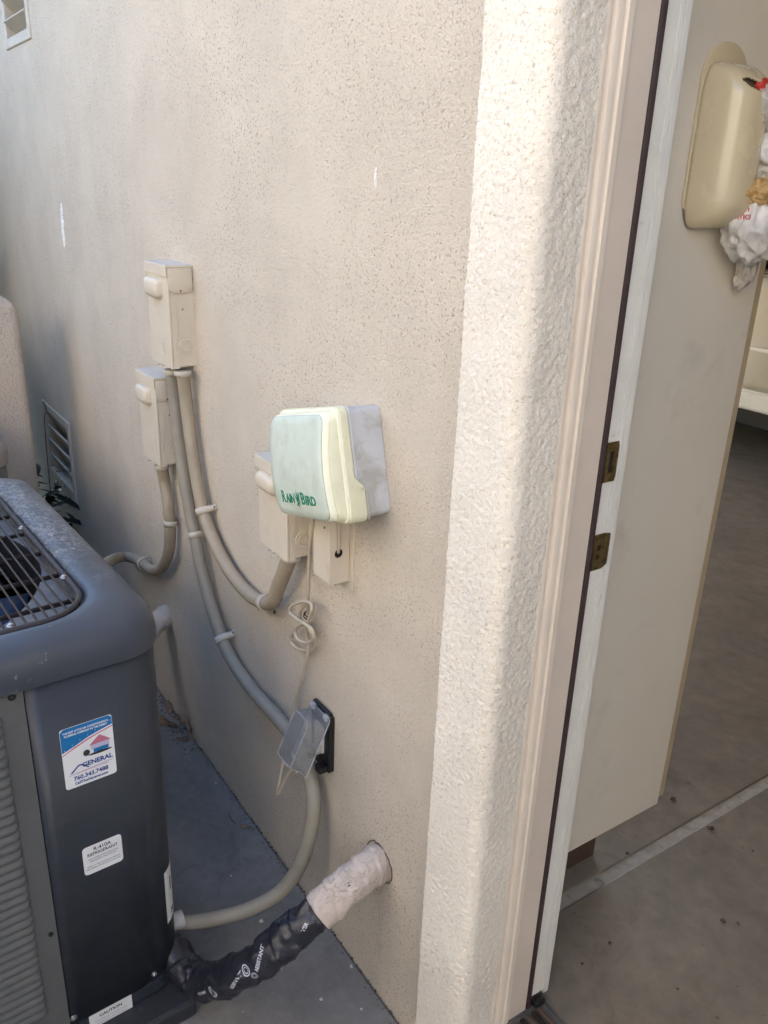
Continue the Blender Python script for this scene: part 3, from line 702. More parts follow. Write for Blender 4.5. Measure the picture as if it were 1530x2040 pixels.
# ------------------------------------------------------------------ power cord with figure-eight coil
CP = [at(622, 1030, y=-.05), at(619, 1070, y=-.045), at(616, 1120, y=-.035), at(614, 1180, y=-.032)]
def k_(X_, Y_, yy): return at(560 + X_ / 12.75, 1160 + Y_ / 12.75, y=yy)
coil = [k_(690, 700, -.018), k_(640, 1000, -.016), k_(420, 1130, -.016), k_(250, 1400, -.014), k_(330, 1620, -.014), k_(560, 1730, -.014), k_(800, 1690, -.014), k_(860, 1450, -.015), k_(700, 1180, -.018), k_(500, 950, -.022), k_(480, 720, -.024), k_(640, 570, -.024), k_(860, 560, -.024), k_(880, 700, -.026), k_(760, 950, -.028), k_(420, 1100, -.032), k_(360, 1300, -.032), k_(470, 1480, -.032), k_(660, 1530, -.032), k_(820, 1420, -.032), k_(800, 1220, -.034), k_(640, 1080, -.036), k_(400, 930, -.036), k_(230, 760, -.034), k_(300, 580, -.034), k_(560, 480, -.034), k_(760, 540, -.034), k_(780, 700, -.036), k_(700, 980, -.030), k_(640, 1200, -.020), k_(665, 1450, -.016)]
CP2 = [at(613, 1300, y=-.018), at(606, 1335, y=-.017), at(594, 1375, y=-.017), at(585, 1412, y=-.02), at(576, 1455, y=-.03), at(566, 1510, y=-.055), at(556, 1560, y=-.07), at(552, 1578, y=-.07), at(557, 1578, y=-.068), at(572, 1545, y=-.062), at(595, 1512, y=-.055), at(618, 1493, y=-.048), Vector((-1.268, -.040, .490)), Vector((-1.268, -.026, .492))]
cord = empty('power_cord', CP[0], 'thin beige power cord knotted in a figure eight between controller and outlet', 'cord')
tube('cord_sheath', CP + coil + CP2, .0039, M_CORD, cord, 10, 8, .004)
for q in (k_(640, 860, -.028), k_(655, 800, -.03)):
    tube('wire_tie', [q + Vector((-.005, .002, .004)), q + Vector((0, -.006, .001)), q + Vector((.004, 0, -.006)), q + Vector((.001, .004, -.012))], .0012, M_BLACK, cord, 6)
plug = box('plug', (-1.279, -.034, .482), (-1.257, -.0185, .503), M_CORD, cord, .005)

# ------------------------------------------------------------------ outlet with clear flip cover
oc = empty('outdoor_outlet', (-1.273, 0, .51), 'black outdoor outlet with clear flip-up cover hanging open on the wall', 'outlet')
ox0, ox1, oz0, oz1 = -1.312, -1.237, .442, .578
box('base_plate', (ox0, -.015, oz0), (ox1, .0005, oz1), M_BLACK, oc, .003)
prism('receptacle', rrect(.036, .07, .008, 4), .0152, .0185, M_OUTLET, oc, frame_m((-1.273, 0, .515), (1, 0, 0), (0, 0, 1)))
lug = box('latch_lug', (-1.262, -.034, .444), (-1.240, -.0152, .462), M_BLACK, oc, .003)
box('latch_lug', (-1.310, -.026, .444), (-1.296, -.0152, .458), M_BLACK, oc, .003)
tho = RAD(25); hin = Vector((0, -.014, .572)); dn = Vector((0, -math.sin(tho), -math.cos(tho))); ou = Vector((0, -math.cos(tho), math.sin(tho)))
MH = Matrix(((1, dn.x, ou.x, -1.2745), (0, dn.y, ou.y, hin.y), (0, dn.z, ou.z, hin.z), (0, 0, 0, 1)))   # local: x right, y down the lid, z outwards
def lr(w_, y0, y1, r, dep): return [(u, (y0 + y1) / 2 + v, dep) for u, v in rrect(w_, y1 - y0, r, 4)]
v, f = loft([lr(.078, -.004, .128, .006, .000), lr(.078, -.004, .128, .006, .0025), lr(.070, .004, .122, .006, .0028), lr(.066, .006, .120, .006, .012), lr(.058, .010, .116, .007, .040), lr(.055, .013, .112, .007, .0425)], False, True)
fl_ = pyd('flip_cover', v, [q for q in f], M_CLEAR, oc, False, MH); auto_smooth(fl_, 35)
md = fl_.modifiers.new('solid', 'SOLIDIFY'); md.thickness = .0016; md.offset = -1
for r_, dd in ((lr(.0795, -.005, .129, .006, .0012), .0016), (lr(.0575, .0115, .1145, .007, .0418), .0010)):
    pts = [MH @ Vector(q) for q in r_]; v, f = sweep(pts + [pts[0]], dd, 6, False); pyd('cover_edge', v, f, M_CLEAREDGE, fl_, True)
for s in (-1, 1):
    box('hinge_knuckle', (-1.2745 + s * .026 - .008, -.021, .570), (-1.2745 + s * .026 + .008, -.0045, .585), M_CLEAREDGE, oc, .004)
box('hinge_bar', (ox0 + .003, -.013, .5785), (ox1 - .003, -.003, .588), M_BLACK, oc, .003)
box('cover_catch', (-.010, .129, .0), (.010, .136, .008), M_CLEAREDGE, fl_, .002, MH)

# ------------------------------------------------------------------ wrapped refrigerant line into the wall
LP = [at(768, 1706, y=.03), at(757, 1716, y=0), at(735, 1730, y=-.03), at(690, 1765, y=-.085), at(640, 1808, y=-.14), at(590, 1853, y=-.19), at(530, 1905, y=-.245), at(470, 1940, y=-.29), at(410, 1957, y=-.325), at(375, 1940, y=-.345), Vector((-1.30, -.365, .10)), Vector((-1.37, -.40, .12))]
lp = resample(catmull(LP, 12), .0028)
cutx = at(632, 1812, y=-.145); ci = min(range(len(lp)), key=lambda i: (lp[i] - cutx).length)
ls = empty('refrigerant_line', at(757, 1716, y=0), 'fat tape wrapped refrigerant line, cream at the wall and glossy black towards the condenser', 'pipe')
def wrapr(r0, seed, amp, pitch, fold):
    def r(i, a, s):
        p = Vector((math.cos(a) * .9, math.sin(a) * .9, s * 26 + seed))
        w_ = (s / pitch + a / (2 * math.pi)) % 1.0
        lapp = .0034 * w_
        return r0 + lapp + amp * noise.noise(p) + fold * max(0, noise.noise(Vector((math.cos(a) * 2.2, math.sin(a) * 2.2, s * 34 + seed))) - .12)
    return r
v, f = sweep(lp[:ci + 1], wrapr(.0350, 3, .0035, .033, .007), 40); pyd('painted_wrap', v, f, M_WTAPE, ls, True)
v, f = sweep(lp[ci:], wrapr(.0325, 11, .006, .045, .013), 48); bt = pyd('black_tape_wrap', v, f, M_BTAPE, ls, True)
rw = at(757, 1716, y=0)
ring = [Vector((rw.x + (.0445 + .004 * noise.noise(Vector((k * .9, 1, 2)))) * math.cos(2 * math.pi * k / 40), -.0015, rw.z + (.0405 + .004 * noise.noise(Vector((k * .8, 5, 2)))) * math.sin(2 * math.pi * k / 40))) for k in range(40)]
v, f = sweep(ring + [ring[0]], .0011, 6, False); pyd('hole_gap', v, f, M_CRUMB, ls)
dg = bpy.context.evaluated_depsgraph_get()
bvh = BVHTree.FromPolygons([tuple(q.co) for q in bt.data.vertices], [tuple(p.vertices) for p in bt.data.polygons])
def decal(name, me, M, parent, mtl, bv, lift=.0008, reach=.2):
    """drop a flat print onto a surface along the print's own -z"""
    d = (M.to_3x3() @ Vector((0, 0, -1))).normalized(); ok = True
    for q in me.vertices:
        p = M @ q.co - d * reach * .5; h = bv.ray_cast(p, d, reach)
        q.co = (h[0] - d * lift) if h[0] is not None else M @ q.co
    return link(name, me, mtl, parent)
def seen(bv, px, py):
    d = Vector((RW @ np.array([px - PX, py - PY, F])).tolist()).normalized(); return bv.ray_cast(Vector(CAM.tolist()), d)[0]
def toward(p): return (Vector(CAM.tolist()) - Vector(p)).normalized()
def tape_print(px, py, px2, py2, body, size, y):
    a = seen(bvh, px, py); c = seen(bvh, px2, py2)
    if a is None or c is None: print('print missed', body); return
    u = (c - a).normalized(); n = toward(a); n = (n - u * u.dot(n)).normalized()
    M = frame_m((a + c) / 2, u, n.cross(u))
    decal('tape_print', text_mesh(body, size, 0, 'CENTER', .0003), M, bt, M_TPRINT, bvh)
tape_print(512, 1930, 522, 1890, 'RESISTANT', .0095, -.235)
tape_print(462, 1968, 480, 1938, 'RESISTANT', .0095, -.262)
tape_print(394, 1982, 414, 1974, 'RESISTANT', .007, -.30)
tape_print(603, 1857, 612, 1838, 'VER', .010, -.15)
def tape_badge(px, py, y, r):
    a = seen(bvh, px, py)
    if a is None: print('badge missed', px); return
    n = toward(a); M = frame_m(a, Vector((0, 0, 1)).cross(n), Vector((0, 0, 1)))
    b = bmesh.new(); k = 18
    for r0, r1 in ((r, r * .82), (r * .6, r * .48)):
        o_ = [b.verts.new((r0 * math.cos(2 * math.pi * i / k), r0 * math.sin(2 * math.pi * i / k), 0)) for i in range(k)]; n_ = [b.verts.new((r1 * math.cos(2 * math.pi * i / k), r1 * math.sin(2 * math.pi * i / k), 0)) for i in range(k)]
        for i in range(k): b.faces.new((o_[i], o_[(i + 1) % k], n_[(i + 1) % k], n_[i]))
    me = bpy.data.meshes.new('badge'); b.to_mesh(me); b.free(); decal('tape_print', me, M, bt, M_TPRINT, bvh)
tape_badge(490, 1932, -.25, .0075); tape_badge(507, 1943, -.25, .0065); tape_badge(424, 1978, -.30, .0075)
tube('cable_tie', [at(373, 1925, y=-.315), at(368, 1945, y=-.335), at(369, 1962, y=-.345), at(376, 1975, y=-.335)], .0022, M_CORD, ls, 8)
# second, shorter wrapped stub behind the condenser
sp = [Vector((-2.245, .02, .36)), Vector((-2.24, 0, .355)), Vector((-2.225, -.05, .34)), Vector((-2.20, -.13, .30)), Vector((-2.15, -.24, .24)), Vector((-2.10, -.30, .22))]
a0 = at(334, 1225, y=0); off = a0 - sp[1]; sp = [q + off for q in sp]
v, f = sweep(resample(catmull(sp, 10), .005), wrapr(.032, 31, .004, .04, .010), 32)
o = pyd('wrapped_line_stub', v, f, M_WTAPE, None, True); tag(o, 'crumpled pale wrapped pipe stub entering the wall behind the condenser', 'pipe')

# ------------------------------------------------------------------ air conditioner
ROT = RAD(3.0)
ACW = .88; AX, AY = -1.25, -.375                                    # near face / right silhouette
UX = Vector((-math.sin(ROT), math.cos(ROT), 0)); NX = Vector((math.cos(ROT), math.sin(ROT), 0))    # along the face, out of the face
P0 = Vector((AX, AY, 0))
UR = .036                                                            # right side of the shell in face coordinates
acc = P0 + UX * (UR - ACW / 2) - NX * (ACW / 2)
MA = Matrix(((NX.x, UX.x, 0, acc.x), (NX.y, UX.y, 0, acc.y), (0, 0, 1, 0), (0, 0, 0, 1)))   # local: x out of the louvred face, y along it, z up
ac = empty('air_conditioner', (acc.x, acc.y, 0), 'large dark slate air conditioner condenser with advertising sticker on its panel', 'air conditioner')
def acu(u): return u - (UR - ACW / 2)                               # face coordinate to local y
H2 = ACW / 2
def aring(w_, r, z): return [(u, v, z) for u, v in rrect(w_, w_, r, 8)]
ZB, ZR, ZT = .052, .848, .916
# pad
pad = box('equipment_pad', (-H2 - .04, -H2 - .04, 0.001), (H2 + .055, H2 - .005, .046), M_PAD, None, .008, MA); tag(pad, 'black plastic pad under the large slate condenser', 'pad')
# body: dark core slightly inside the panels
v, f = loft([aring(ACW - .05, .05, ZB), aring(ACW - .05, .05, ZR)], True, False); core = pyd('inner_body', v, f, M_HOLE, ac, False, MA); auto_smooth(core)
v, f = loft([aring(ACW - .02, .06, ZB - .005), aring(ACW - .008, .06, ZB), aring(ACW - .008, .06, ZB + .028), aring(ACW - .016, .06, ZB + .03)]); bp = pyd('base_pan', v, f, M_AC, ac, False, MA); auto_smooth(bp)
# corner service panel wrapping the near right corner, bottom corner clipped
SE = -.202
n_arc = 10; rr = .07; line = [(H2, acu(SE + .0015)), (H2, H2 - rr)]
line += [(H2 - rr + rr * math.cos(RAD(a)), H2 - rr + rr * math.sin(RAD(a))) for a in np.linspace(0, 90, n_arc + 1)[1:]] + [(H2 - .30, H2)]
fine = []
for (xa, ya), (xb, yb) in zip(line, line[1:]):
    k = max(1, int(math.hypot(xb - xa, yb - ya) / .02))
    fine += [(xa + (xb - xa) * i / k, ya + (yb - ya) * i / k) for i in range(k)]
fine.append(line[-1]); V = []; Fc = []
for x, y in fine:
    uf = y if x > H2 - .001 else H2
    clip = .0
    if x > H2 - .001 and y > acu(-.06): clip = (y - acu(-.06)) * .45
    elif x <= H2 - .001: clip = (H2 - rr - acu(-.06)) * .45
    V += [(x, y, ZB + .033 + clip), (x, y, ZR - .002)]
for i in range(len(fine) - 1): Fc.append((2 * i, 2 * i + 2, 2 * i + 3, 2 * i + 1))
sp_ = pyd('service_panel', V, Fc, M_AC, ac, False, MA); auto_smooth(sp_, 30)
md = sp_.modifiers.new('solid', 'SOLIDIFY'); md.thickness = .004; md.offset = -1
# louvre panels: near face beyond the seam, and the other sides
def louver_panel(a, b_, M, nm='louver_panel', cols=3, zlo=ZB + .033, zhi=ZR - .002, lm=[None]):
    o = box(nm, (-.004, a, zlo), (0, b_, zhi), M_ACL, ac, .001, M)
    wv = (b_ - a - .04) / cols; n = int((zhi - zlo - .09) / .0187)
    key = round(wv, 3)
    if lm[0] is None or lm[0][0] != key:
        L = wv - .022; V = []; Fc = []; S = 9
        prof = [(0, -.0060), (.0088, -.0068), (.0094, -.0052), (.0078, .0006), (.0042, .0056), (0, .0080)]
        for i in range(S + 1):
            t = (0, .008, .02, .04, .07, .93, .96, .98, .992, 1)[i]; yy = -L / 2 + L * t; e = min(1, min(t, 1 - t) * L / .012); e = math.sqrt(max(0, 1 - (1 - e) ** 2)) if e < 1 else 1
            for px_, pz_ in prof: V.append((px_ * e, yy, pz_ * (.35 + .65 * e)))
        # end points close to the tips
        m = len(prof)
        for i in range(S):
            for k in range(m - 1): Fc.append((i * m + k, (i + 1) * m + k, (i + 1) * m + k + 1, i * m + k + 1))
        me = bpy.data.meshes.new('louver'); me.from_pydata(V, [], Fc); me.update(); lm[0] = (key, me)
        for p in me.polygons: p.use_smooth = True
        me.materials.append(M_ACL)
    for c in range(cols):
        for k in range(n):
            y = b_ - .025 - wv * (c + .5); z = zhi - .05 - .0187 * k
            q = bpy.data.objects.new('louver', lm[0][1]); COL.objects.link(q); q.matrix_world = M @ Matrix.Translation((.0005, y, z)); q.parent = o; q.matrix_parent_inverse = parent_world(o).inverted()
    return o
M_near = MA @ Matrix.Translation((H2, 0, 0))
louver_panel(-H2 + .06, acu(SE), M_near, cols=2)
louver_panel(-H2 + .06, H2 - .06, MA @ Matrix.Rotation(RAD(-90), 4, 'Z') @ Matrix.Translation((H2, 0, 0)), cols=2)
for a in (90, 180):
    M = MA @ Matrix.Rotation(RAD(a), 4, 'Z') @ Matrix.Translation((H2, 0, 0))
    lo_ = -H2 + (.06 if a == 180 else .06); hi_ = H2 - .06
    if a == 90: lo_ = -H2 + .31
    box('side_panel', (-.004, lo_, ZB + .033), (0, hi_, ZR - .002), M_ACL, ac, .001, M)
for cx, cy in ((1, -1), (-1, -1), (-1, 1)):                         # corner posts
    pts = [(cx * (H2 - rr + rr * math.cos(RAD(t))), cy * (H2 - rr + rr * math.sin(RAD(t)))) for t in range(0, 91, 10)]
    V = [(x, y, z) for x, y in pts for z in (ZB + .033, ZR - .002)]
    o = pyd('corner_post', V, [(2 * i, 2 * i + 2, 2 * i + 3, 2 * i + 1) for i in range(len(pts) - 1)], M_ACL, ac, True, MA)
    md = o.modifiers.new('solid', 'SOLIDIFY'); md.thickness = .004; md.offset = 0
# top cap: lip, rounded shoulder, flat ring, drop into the fan well
def mcap():
    m, t, p = nodes_of('slate_cap_water_spots'); c = coords(t)
    base = mix(t, 1.0, (.048, .058, .078), ramp(t, noise_n(t, c, 6, 4), ((.3, .85), (.7, 1.15))), 'MULTIPLY')
    sx = t.nodes.new('ShaderNodeSeparateXYZ'); t.links.new(c, sx.inputs[0])
    area = ramp(t, math_n(t, 'ADD', noise_n(t, c, 4.5, 4, .6), math_n(t, 'MULTIPLY', sx.outputs[0], -.55)), ((.38, 0), (.52, 1)))
    vor = t.nodes.new('ShaderNodeTexVoronoi'); vor.feature = 'SMOOTH_F1'; vor.inputs['Scale'].default_value = 85; t.links.new(c, vor.inputs[0])
    spots = math_n(t, 'MULTIPLY', ramp(t, noise_n(t, c, 78, 4, .65, 1.6), ((.48, 0), (.60, 1))), area)
    base = mix(t, math_n(t, 'MULTIPLY', spots, .75), base, (.34, .34, .33))
    base = mix(t, ramp(t, noise_n(t, c, 17, 5, .7, .6), ((.64, 0), (.70, .8))), base, (.42, .40, .34))
    base = mix(t, ramp(t, noise_n(t, c, 2.1, 3, .6), ((.56, 0), (.76, .35))), base, (.12, .108, .088))
    t.links.new(base, p.inputs['Base Color'])
    t.links.new(ramp(t, spots, ((0, .36), (1, .75))), p.inputs['Roughness']); p.inputs['Specular IOR Level'].default_value = .5
    bump(t, p, spots, .25, .001); return m
M_CAP = mcap()
GIX, GIY = .060, .089                                                            # guard inset
def gring(e, r, z): return [(u, v, z) for u, v in rrect(ACW - 2 * GIX + e, ACW - 2 * GIY + e, r, 8)]
rings = [aring(ACW + .006, .073, ZR - .010), aring(ACW + .012, .075, ZR - .008), aring(ACW + .014, .076, ZR + .012), aring(ACW + .010, .078, ZR + .030), aring(ACW - .000, .082, ZR + .046), aring(ACW - .018, .086, ZR + .057), aring(ACW - .044, .092, ZR + .064), aring(ACW - .074, .098, ZT - .001), gring(.022, .105, ZT + .001), gring(.010, .10, ZT - .002), gring(0, .098, ZT - .012), gring(-.004, .097, ZT - .05)]
v, f = loft(rings, False, False); cap = pyd('top_cap', v, f, M_CAP, ac, True, MA); auto_smooth(cap, 50)
# shroud plate with round orifice
gwx, gwy = ACW - 2 * GIX - .003, ACW - 2 * GIY - .003; o_ = rrect(gwx, gwy, .097, 8); outl = []
for i, (a, b_) in enumerate(zip(o_, o_[1:] + o_[:1])):
    k = 14 if i % 9 == 8 else 1; outl += [(a[0] + (b_[0] - a[0]) * q / k, a[1] + (b_[1] - a[1]) * q / k) for q in range(k)]
n = len(outl)
V = [(u, v_, ZT - .047) for u, v_ in outl]; cr = .341
for dz_, r_ in ((-.047, cr + .005), (-.055, cr), (-.14, cr - .005)):
    V += [(r_ * math.cos(math.atan2(v_, u)), r_ * math.sin(math.atan2(v_, u)), ZT + dz_) for u, v_ in outl]
Fc = [(i * n + k, i * n + (k + 1) % n, (i + 1) * n + (k + 1) % n, (i + 1) * n + k) for i in range(1) for k in range(n)]
thr = V[n:]; tf = [(i * n + k, i * n + (k + 1) % n, (i + 1) * n + (k + 1) % n, (i + 1) * n + k) for i in range(2) for k in range(n)]
o = pyd('fan_throat', thr, tf, M_BLACK, ac, True, MA); V = V[:2 * n]  # throat split from the shroud and blackened to imitate shade in the well
shd = pyd('fan_shroud', V, Fc, M_SHROUD, ac, False, MA); auto_smooth(shd, 50)
fan = empty('fan', (acc.x, acc.y, ZT - .16)); fan.parent = ac; fan.matrix_parent_inverse = parent_world(ac).inverted()
for kb in range(4):
    V = []; S = 8
    for i in range(S + 1):
        r_ = .06 + (.322 - .06) * i / S; wa = RAD(17 + 9 * i / S)
        for j in range(7):
            s = j / 6 - .5; a = kb * math.pi / 2 + .62 + s * 2 * wa + i * .02
            V.append((r_ * math.cos(a), r_ * math.sin(a), ZT - .115 + s * .075 + .01 * (1 - 4 * s * s)))
    Fc = [(i * 7 + j, i * 7 + j + 1, (i + 1) * 7 + j + 1, (i + 1) * 7 + j) for i in range(S) for j in range(6)]
    o = pyd('blade', V, Fc, M_FAN, fan, True, MA); md = o.modifiers.new('solid', 'SOLIDIFY'); md.thickness = .003
v, f = loft([[(r_ * math.cos(2 * math.pi * k / 24), r_ * math.sin(2 * math.pi * k / 24), ZT + z_) for k in range(24)] for r_, z_ in ((.075, -.19), (.08, -.12), (.075, -.085), (.05, -.08))]); o = pyd('motor_hub', v, f, M_BLACK, fan, False, MA); auto_smooth(o)
# fan guard: rounded rim rod, thick cross rods, thin wires on top
gz = ZT - .006
rim = [MA @ Vector((u, v_, gz)) for u, v_ in rrect(gwx - .012, gwy - .012, .088, 8)]
v, f = sweep(rim + [rim[0]], .0062, 10, False); guard = pyd('fan_guard', v, f, M_WIRE, ac, True)
def rod_mesh(L, r, ax, segs=8):
    V, Fc = sweep([Vector((0, 0, 0)) + (Vector((1, 0, 0)) if ax == 0 else Vector((0, 1, 0))) * (L * t) for t in (-.5, .5)], r, segs); me = bpy.data.meshes.new('rod'); me.from_pydata([tuple(q) for q in V], [], Fc); me.update()
    for p in me.polygons: p.use_smooth = True
    return me
gh = (gwy - .012) / 2; ghx = (gwx - .012) / 2
def half_at(c, gh, other):                                                      # half length of a chord of the rounded square at offset c
    e = abs(c) - (gh - .088)
    return other if e <= 0 else other - .088 + math.sqrt(max(0, .088 ** 2 - e * e))
cache = {}
k = 0; yy = -gh + .012
while yy < gh - .008:
    L = round(2 * half_at(yy, gh, ghx), 3)
    if L not in cache: cache[L] = rod_mesh(L, .0021, 0)
    link('guard_wire', cache[L], M_WIRE, guard, False, MA @ Matrix.Translation((0, yy, gz + .0035))); yy += .0172
for xx in (.315, .20, .085, -.03, -.145, -.26, -.345):
    L = round(2 * half_at(xx, ghx, gh) - .012, 3)
    link('guard_rod', rod_mesh(L, .0046, 1), M_WIRE, guard, False, MA @ Matrix.Translation((xx, 0, gz - .003)))
def screw(parent, M, r=.0055, m=M_STEEL):
    v, f = loft([[(rr_ * math.cos(2 * math.pi * k / 12), rr_ * math.sin(2 * math.pi * k / 12), z_) for k in range(12)] for rr_, z_ in ((r * 1.5, 0), (r * 1.5, .0012), (r, .0014), (r, .004), (r * .7, .005))]); o = pyd('screw', v, f, m, parent, False, M); auto_smooth(o, 40)
for x_, y_ in ((ghx - .145, gh - .004), (ghx - .012, gh - .13), (-.05, gh - .004)):
    screw(guard, MA @ Matrix.Translation((x_, y_, gz + .003)), .0045)
Mf = MA @ Matrix(((0, 0, 1, H2), (1, 0, 0, 0), (0, 1, 0, 0), (0, 0, 0, 1)))            # face frame: x along the face, y up, z outwards
def FM(u, z, lift=0.0): return Mf @ Matrix.Translation((acu(u), z, lift))
screw(sp_, FM(SE - .018, ZR - .014, .004), .004, M_BLACK); screw(sp_, FM(SE + .006, .105, .001), .005); screw(sp_, FM(SE - .012, .33, .001), .003, M_BLACK); screw(sp_, FM(-.035, .108, .001), .004)
# advertising sticker
stk = prism('advertising_sticker', rrect(.088, .122, .005, 3), .0006, .0010, M_STICK, sp_, FM(-.1125, .6815)); stk['label'] = 'white and blue company sticker'
SM = FM(-.1125, .6815, .0011)
def flat(name, pts, m, lift=0.0, M=SM, parent=stk):
    b = bmesh.new(); b.faces.new([b.verts.new((u, v, lift)) for u, v in pts]); return bm_obj(name, b, m, parent, False, M)
flat('print_blue_field', [(-.0435, .014), (-.02, .0225), (.0, .031), (.02, .0365), (.0435, .0415), (.0435, .055), (.038, .0605), (-.038, .0605), (-.0435, .055)], M_BLUE)
flat('print_rose_stripe', [(-.0435, .0085), (-.02, .018), (0, .0255), (.02, .0315), (.0435, .0365), (.0435, .0390), (.02, .034), (0, .0285), (-.02, .021), (-.0435, .0105)], M_PINK)
for k in range(7):
    t = k / 6; u = -.039 + .08 * t; v_ = .0135 + .031 * t ** .85; r_ = .0011
    flat('print_star', [(u + (r_ if i % 2 == 0 else r_ * .45) * math.cos(i * math.pi / 5 + 1.57), v_ + .005 + (r_ if i % 2 == 0 else r_ * .45) * math.sin(i * math.pi / 5 + 1.57)) for i in range(10)], M_STICK, .0002)
def stext(body, size, m, u, v, bold=0.0, sx=1.0, M=SM, parent=stk, lift=.0002): return text('print_text', body, size, m, M @ Matrix.Translation((u, v, lift)), parent, bold=bold, sx=sx)
stext('THE BEST LITTLE AIR CONDITIONING &', .0052, M_STICK, -.001, .0515, .00018, .82); stext('PLUMBING COMPANY IN THE DESERT', .0052, M_STICK, -.001, .0455, .00018, .82)
# plain stand-in for the cartoon figures: rounded colour patches only
def blob(u, v, a, b_, m, lift): flat('print_patch', [(u + a * math.cos(2 * math.pi * k / 18), v + b_ * math.sin(2 * math.pi * k / 18)) for k in range(18)], m, lift)
flat('print_patch', [(.004, .004), (.036, .004), (.036, .013), (.004, .013)], M_LILAC, .0003); flat('print_patch', [(.001, .013), (.039, .013), (.020, .029)], M_PINK, .0004); flat('print_patch', [(.008, -.003), (.034, -.003), (.034, .004), (.008, .004)], M_BLUE, .0004); blob(.019, -.0055, .021, .0026, M_INK, .0005); blob(-.004, .001, .0058, .0062, M_INK, .0006)
stext('GENERAL', .0125, M_NAVY, .013, -.0215, .0005, .98)
flat('print_mountain', [(-.035, -.031), (-.020, -.0175), (-.013, -.0175), (-.001, -.029), (-.004, -.029), (-.0145, -.0205), (-.019, -.0205), (-.0305, -.031)], M_NAVY, .0002)
flat('print_rose_line', [(-.037, -.0335), (.040, -.0285), (.040, -.0305), (-.037, -.0355)][::1], M_LILAC, .0002)
stext('AIR CONDITIONING & PLUMBING', .0038, M_PINK, .004, -.0335, 0, .95, lift=.0004)
stext('760.343.7488', .0115, M_NAVY, .0, -.0435, .0004, .95); stext('CallTheGeneral.com', .0072, M_NAVY, .0, -.0535, .0003, .95)
# refrigerant notice
stk2 = prism('refrigerant_sticker', rrect(.071, .062, .007, 4), .0006, .0010, M_STICK, sp_, FM(-.108, .4545)); stk2['label'] = 'white refrigerant notice sticker'
S2 = FM(-.108, .4545, .0011)
for body, size, v, m in (('R-410A', .0108, .0215, M_INK), ('REFRIGERANT', .0092, .0115, M_INK), ('THIS SYSTEM CONTAINS R-410A', .0040, .0015, M_GREYINK), ('REFRIGERANT AND POE OIL', .0040, -.0035, M_GREYINK), ('REFER TO SERVICE MANUAL BEFORE', .0038, -.0145, M_GREYINK), ('RECLAIMING OR SERVICING THIS UNIT', .0038, -.0195, M_GREYINK)):
    stext(body, size, m, 0, v, .0002 if size > .006 else .0001, .95, S2, stk2)
# label on the rounded corner, rating plate low on the base
pts = [(H2 - rr + (rr + .0008) * math.cos(RAD(a)), H2 - rr + (rr + .0008) * math.sin(RAD(a))) for a in range(34, 83, 6)]
V = [(x, y, z) for x, y in pts for z in (.205, .335)]
o = pyd('corner_label', V, [(2 * i, 2 * i + 2, 2 * i + 3, 2 * i + 1) for i in range(len(pts) - 1)], M_STICK, sp_, True, MA)
am = RAD(52); Mc = MA @ frame_m((H2 - rr + (rr + .0013) * math.cos(am), H2 - rr + (rr + .0013) * math.sin(am), .225), (0, 0, 1), (math.sin(am), -math.cos(am), 0))
text('print_text', '26', .014, M_INK, Mc, o, bold=.0006)
flat('print_text_block', [(.05, -.004), (.085, -.004), (.085, .004), (.05, .004)], M_GREYINK, 0, Mc, o)
rp = prism('rating_plate', rrect(.085, .075, .002, 2), .0, .0006, M_STICK, bp, FM(-.125, .045, -.0035))
text('print_text', 'CAUTION', .010, M_INK, FM(-.125, .070, -.0027), rp, bold=.0003)
for k in range(3): text('print_text', 'HAZARDOUS VOLTAGE INSIDE', .0045, M_GREYINK, FM(-.125, .059 - k * .008, -.0027), rp)
# conduit fitting at the side of the cabinet
e = pB[-1]; v, f = sweep([e + Vector((.0, .022, 0)), e + Vector((-.002, -.01, 0))], .0185, 14); o = pyd('conduit_fitting', v, f, M_GREYLID, cB); auto_smooth(o, 40)

# second condenser behind the first
ac2 = empty('air_conditioner', (-2.75, -.70, 0), 'smaller grey condenser standing behind the slate one by the garden wall', 'air conditioner')
M2 = Matrix.Translation((-2.68, -.675, 0)) @ Matrix.Rotation(RAD(2), 4, 'Z'); S2w = .60
v, f = loft([aring(S2w, .06, .02), aring(S2w, .06, .84)]); o = pyd('cabinet', v, f, M_ACL, ac2, False, M2); auto_smooth(o)
v, f = loft([aring(S2w + .012, .065, .842), aring(S2w + .014, .065, .875), aring(S2w + .004, .07, .895), aring(S2w - .03, .075, .908), aring(S2w - .10, .08, .912), aring(S2w - .11, .08, .895)]); o = pyd('top_cap', v, f, mat('taupe_cap_paint', (.20, .18, .165), .5, var=.1), ac2, False, M2); auto_smooth(o, 50)
rim = [M2 @ Vector((u, v_, .915)) for u, v_ in rrect(S2w - .11, S2w - .11, .07, 6)]; v, f = sweep(rim + [rim[0]], .005, 8, False); g2 = pyd('fan_guard', v, f, M_WIRE, ac2, True)
me = rod_mesh(S2w - .115, .002, 0)
for k in range(16): link('guard_wire', me, M_WIRE, g2, False, M2 @ Matrix.Translation((0, -.225 + .03 * k, .916)))

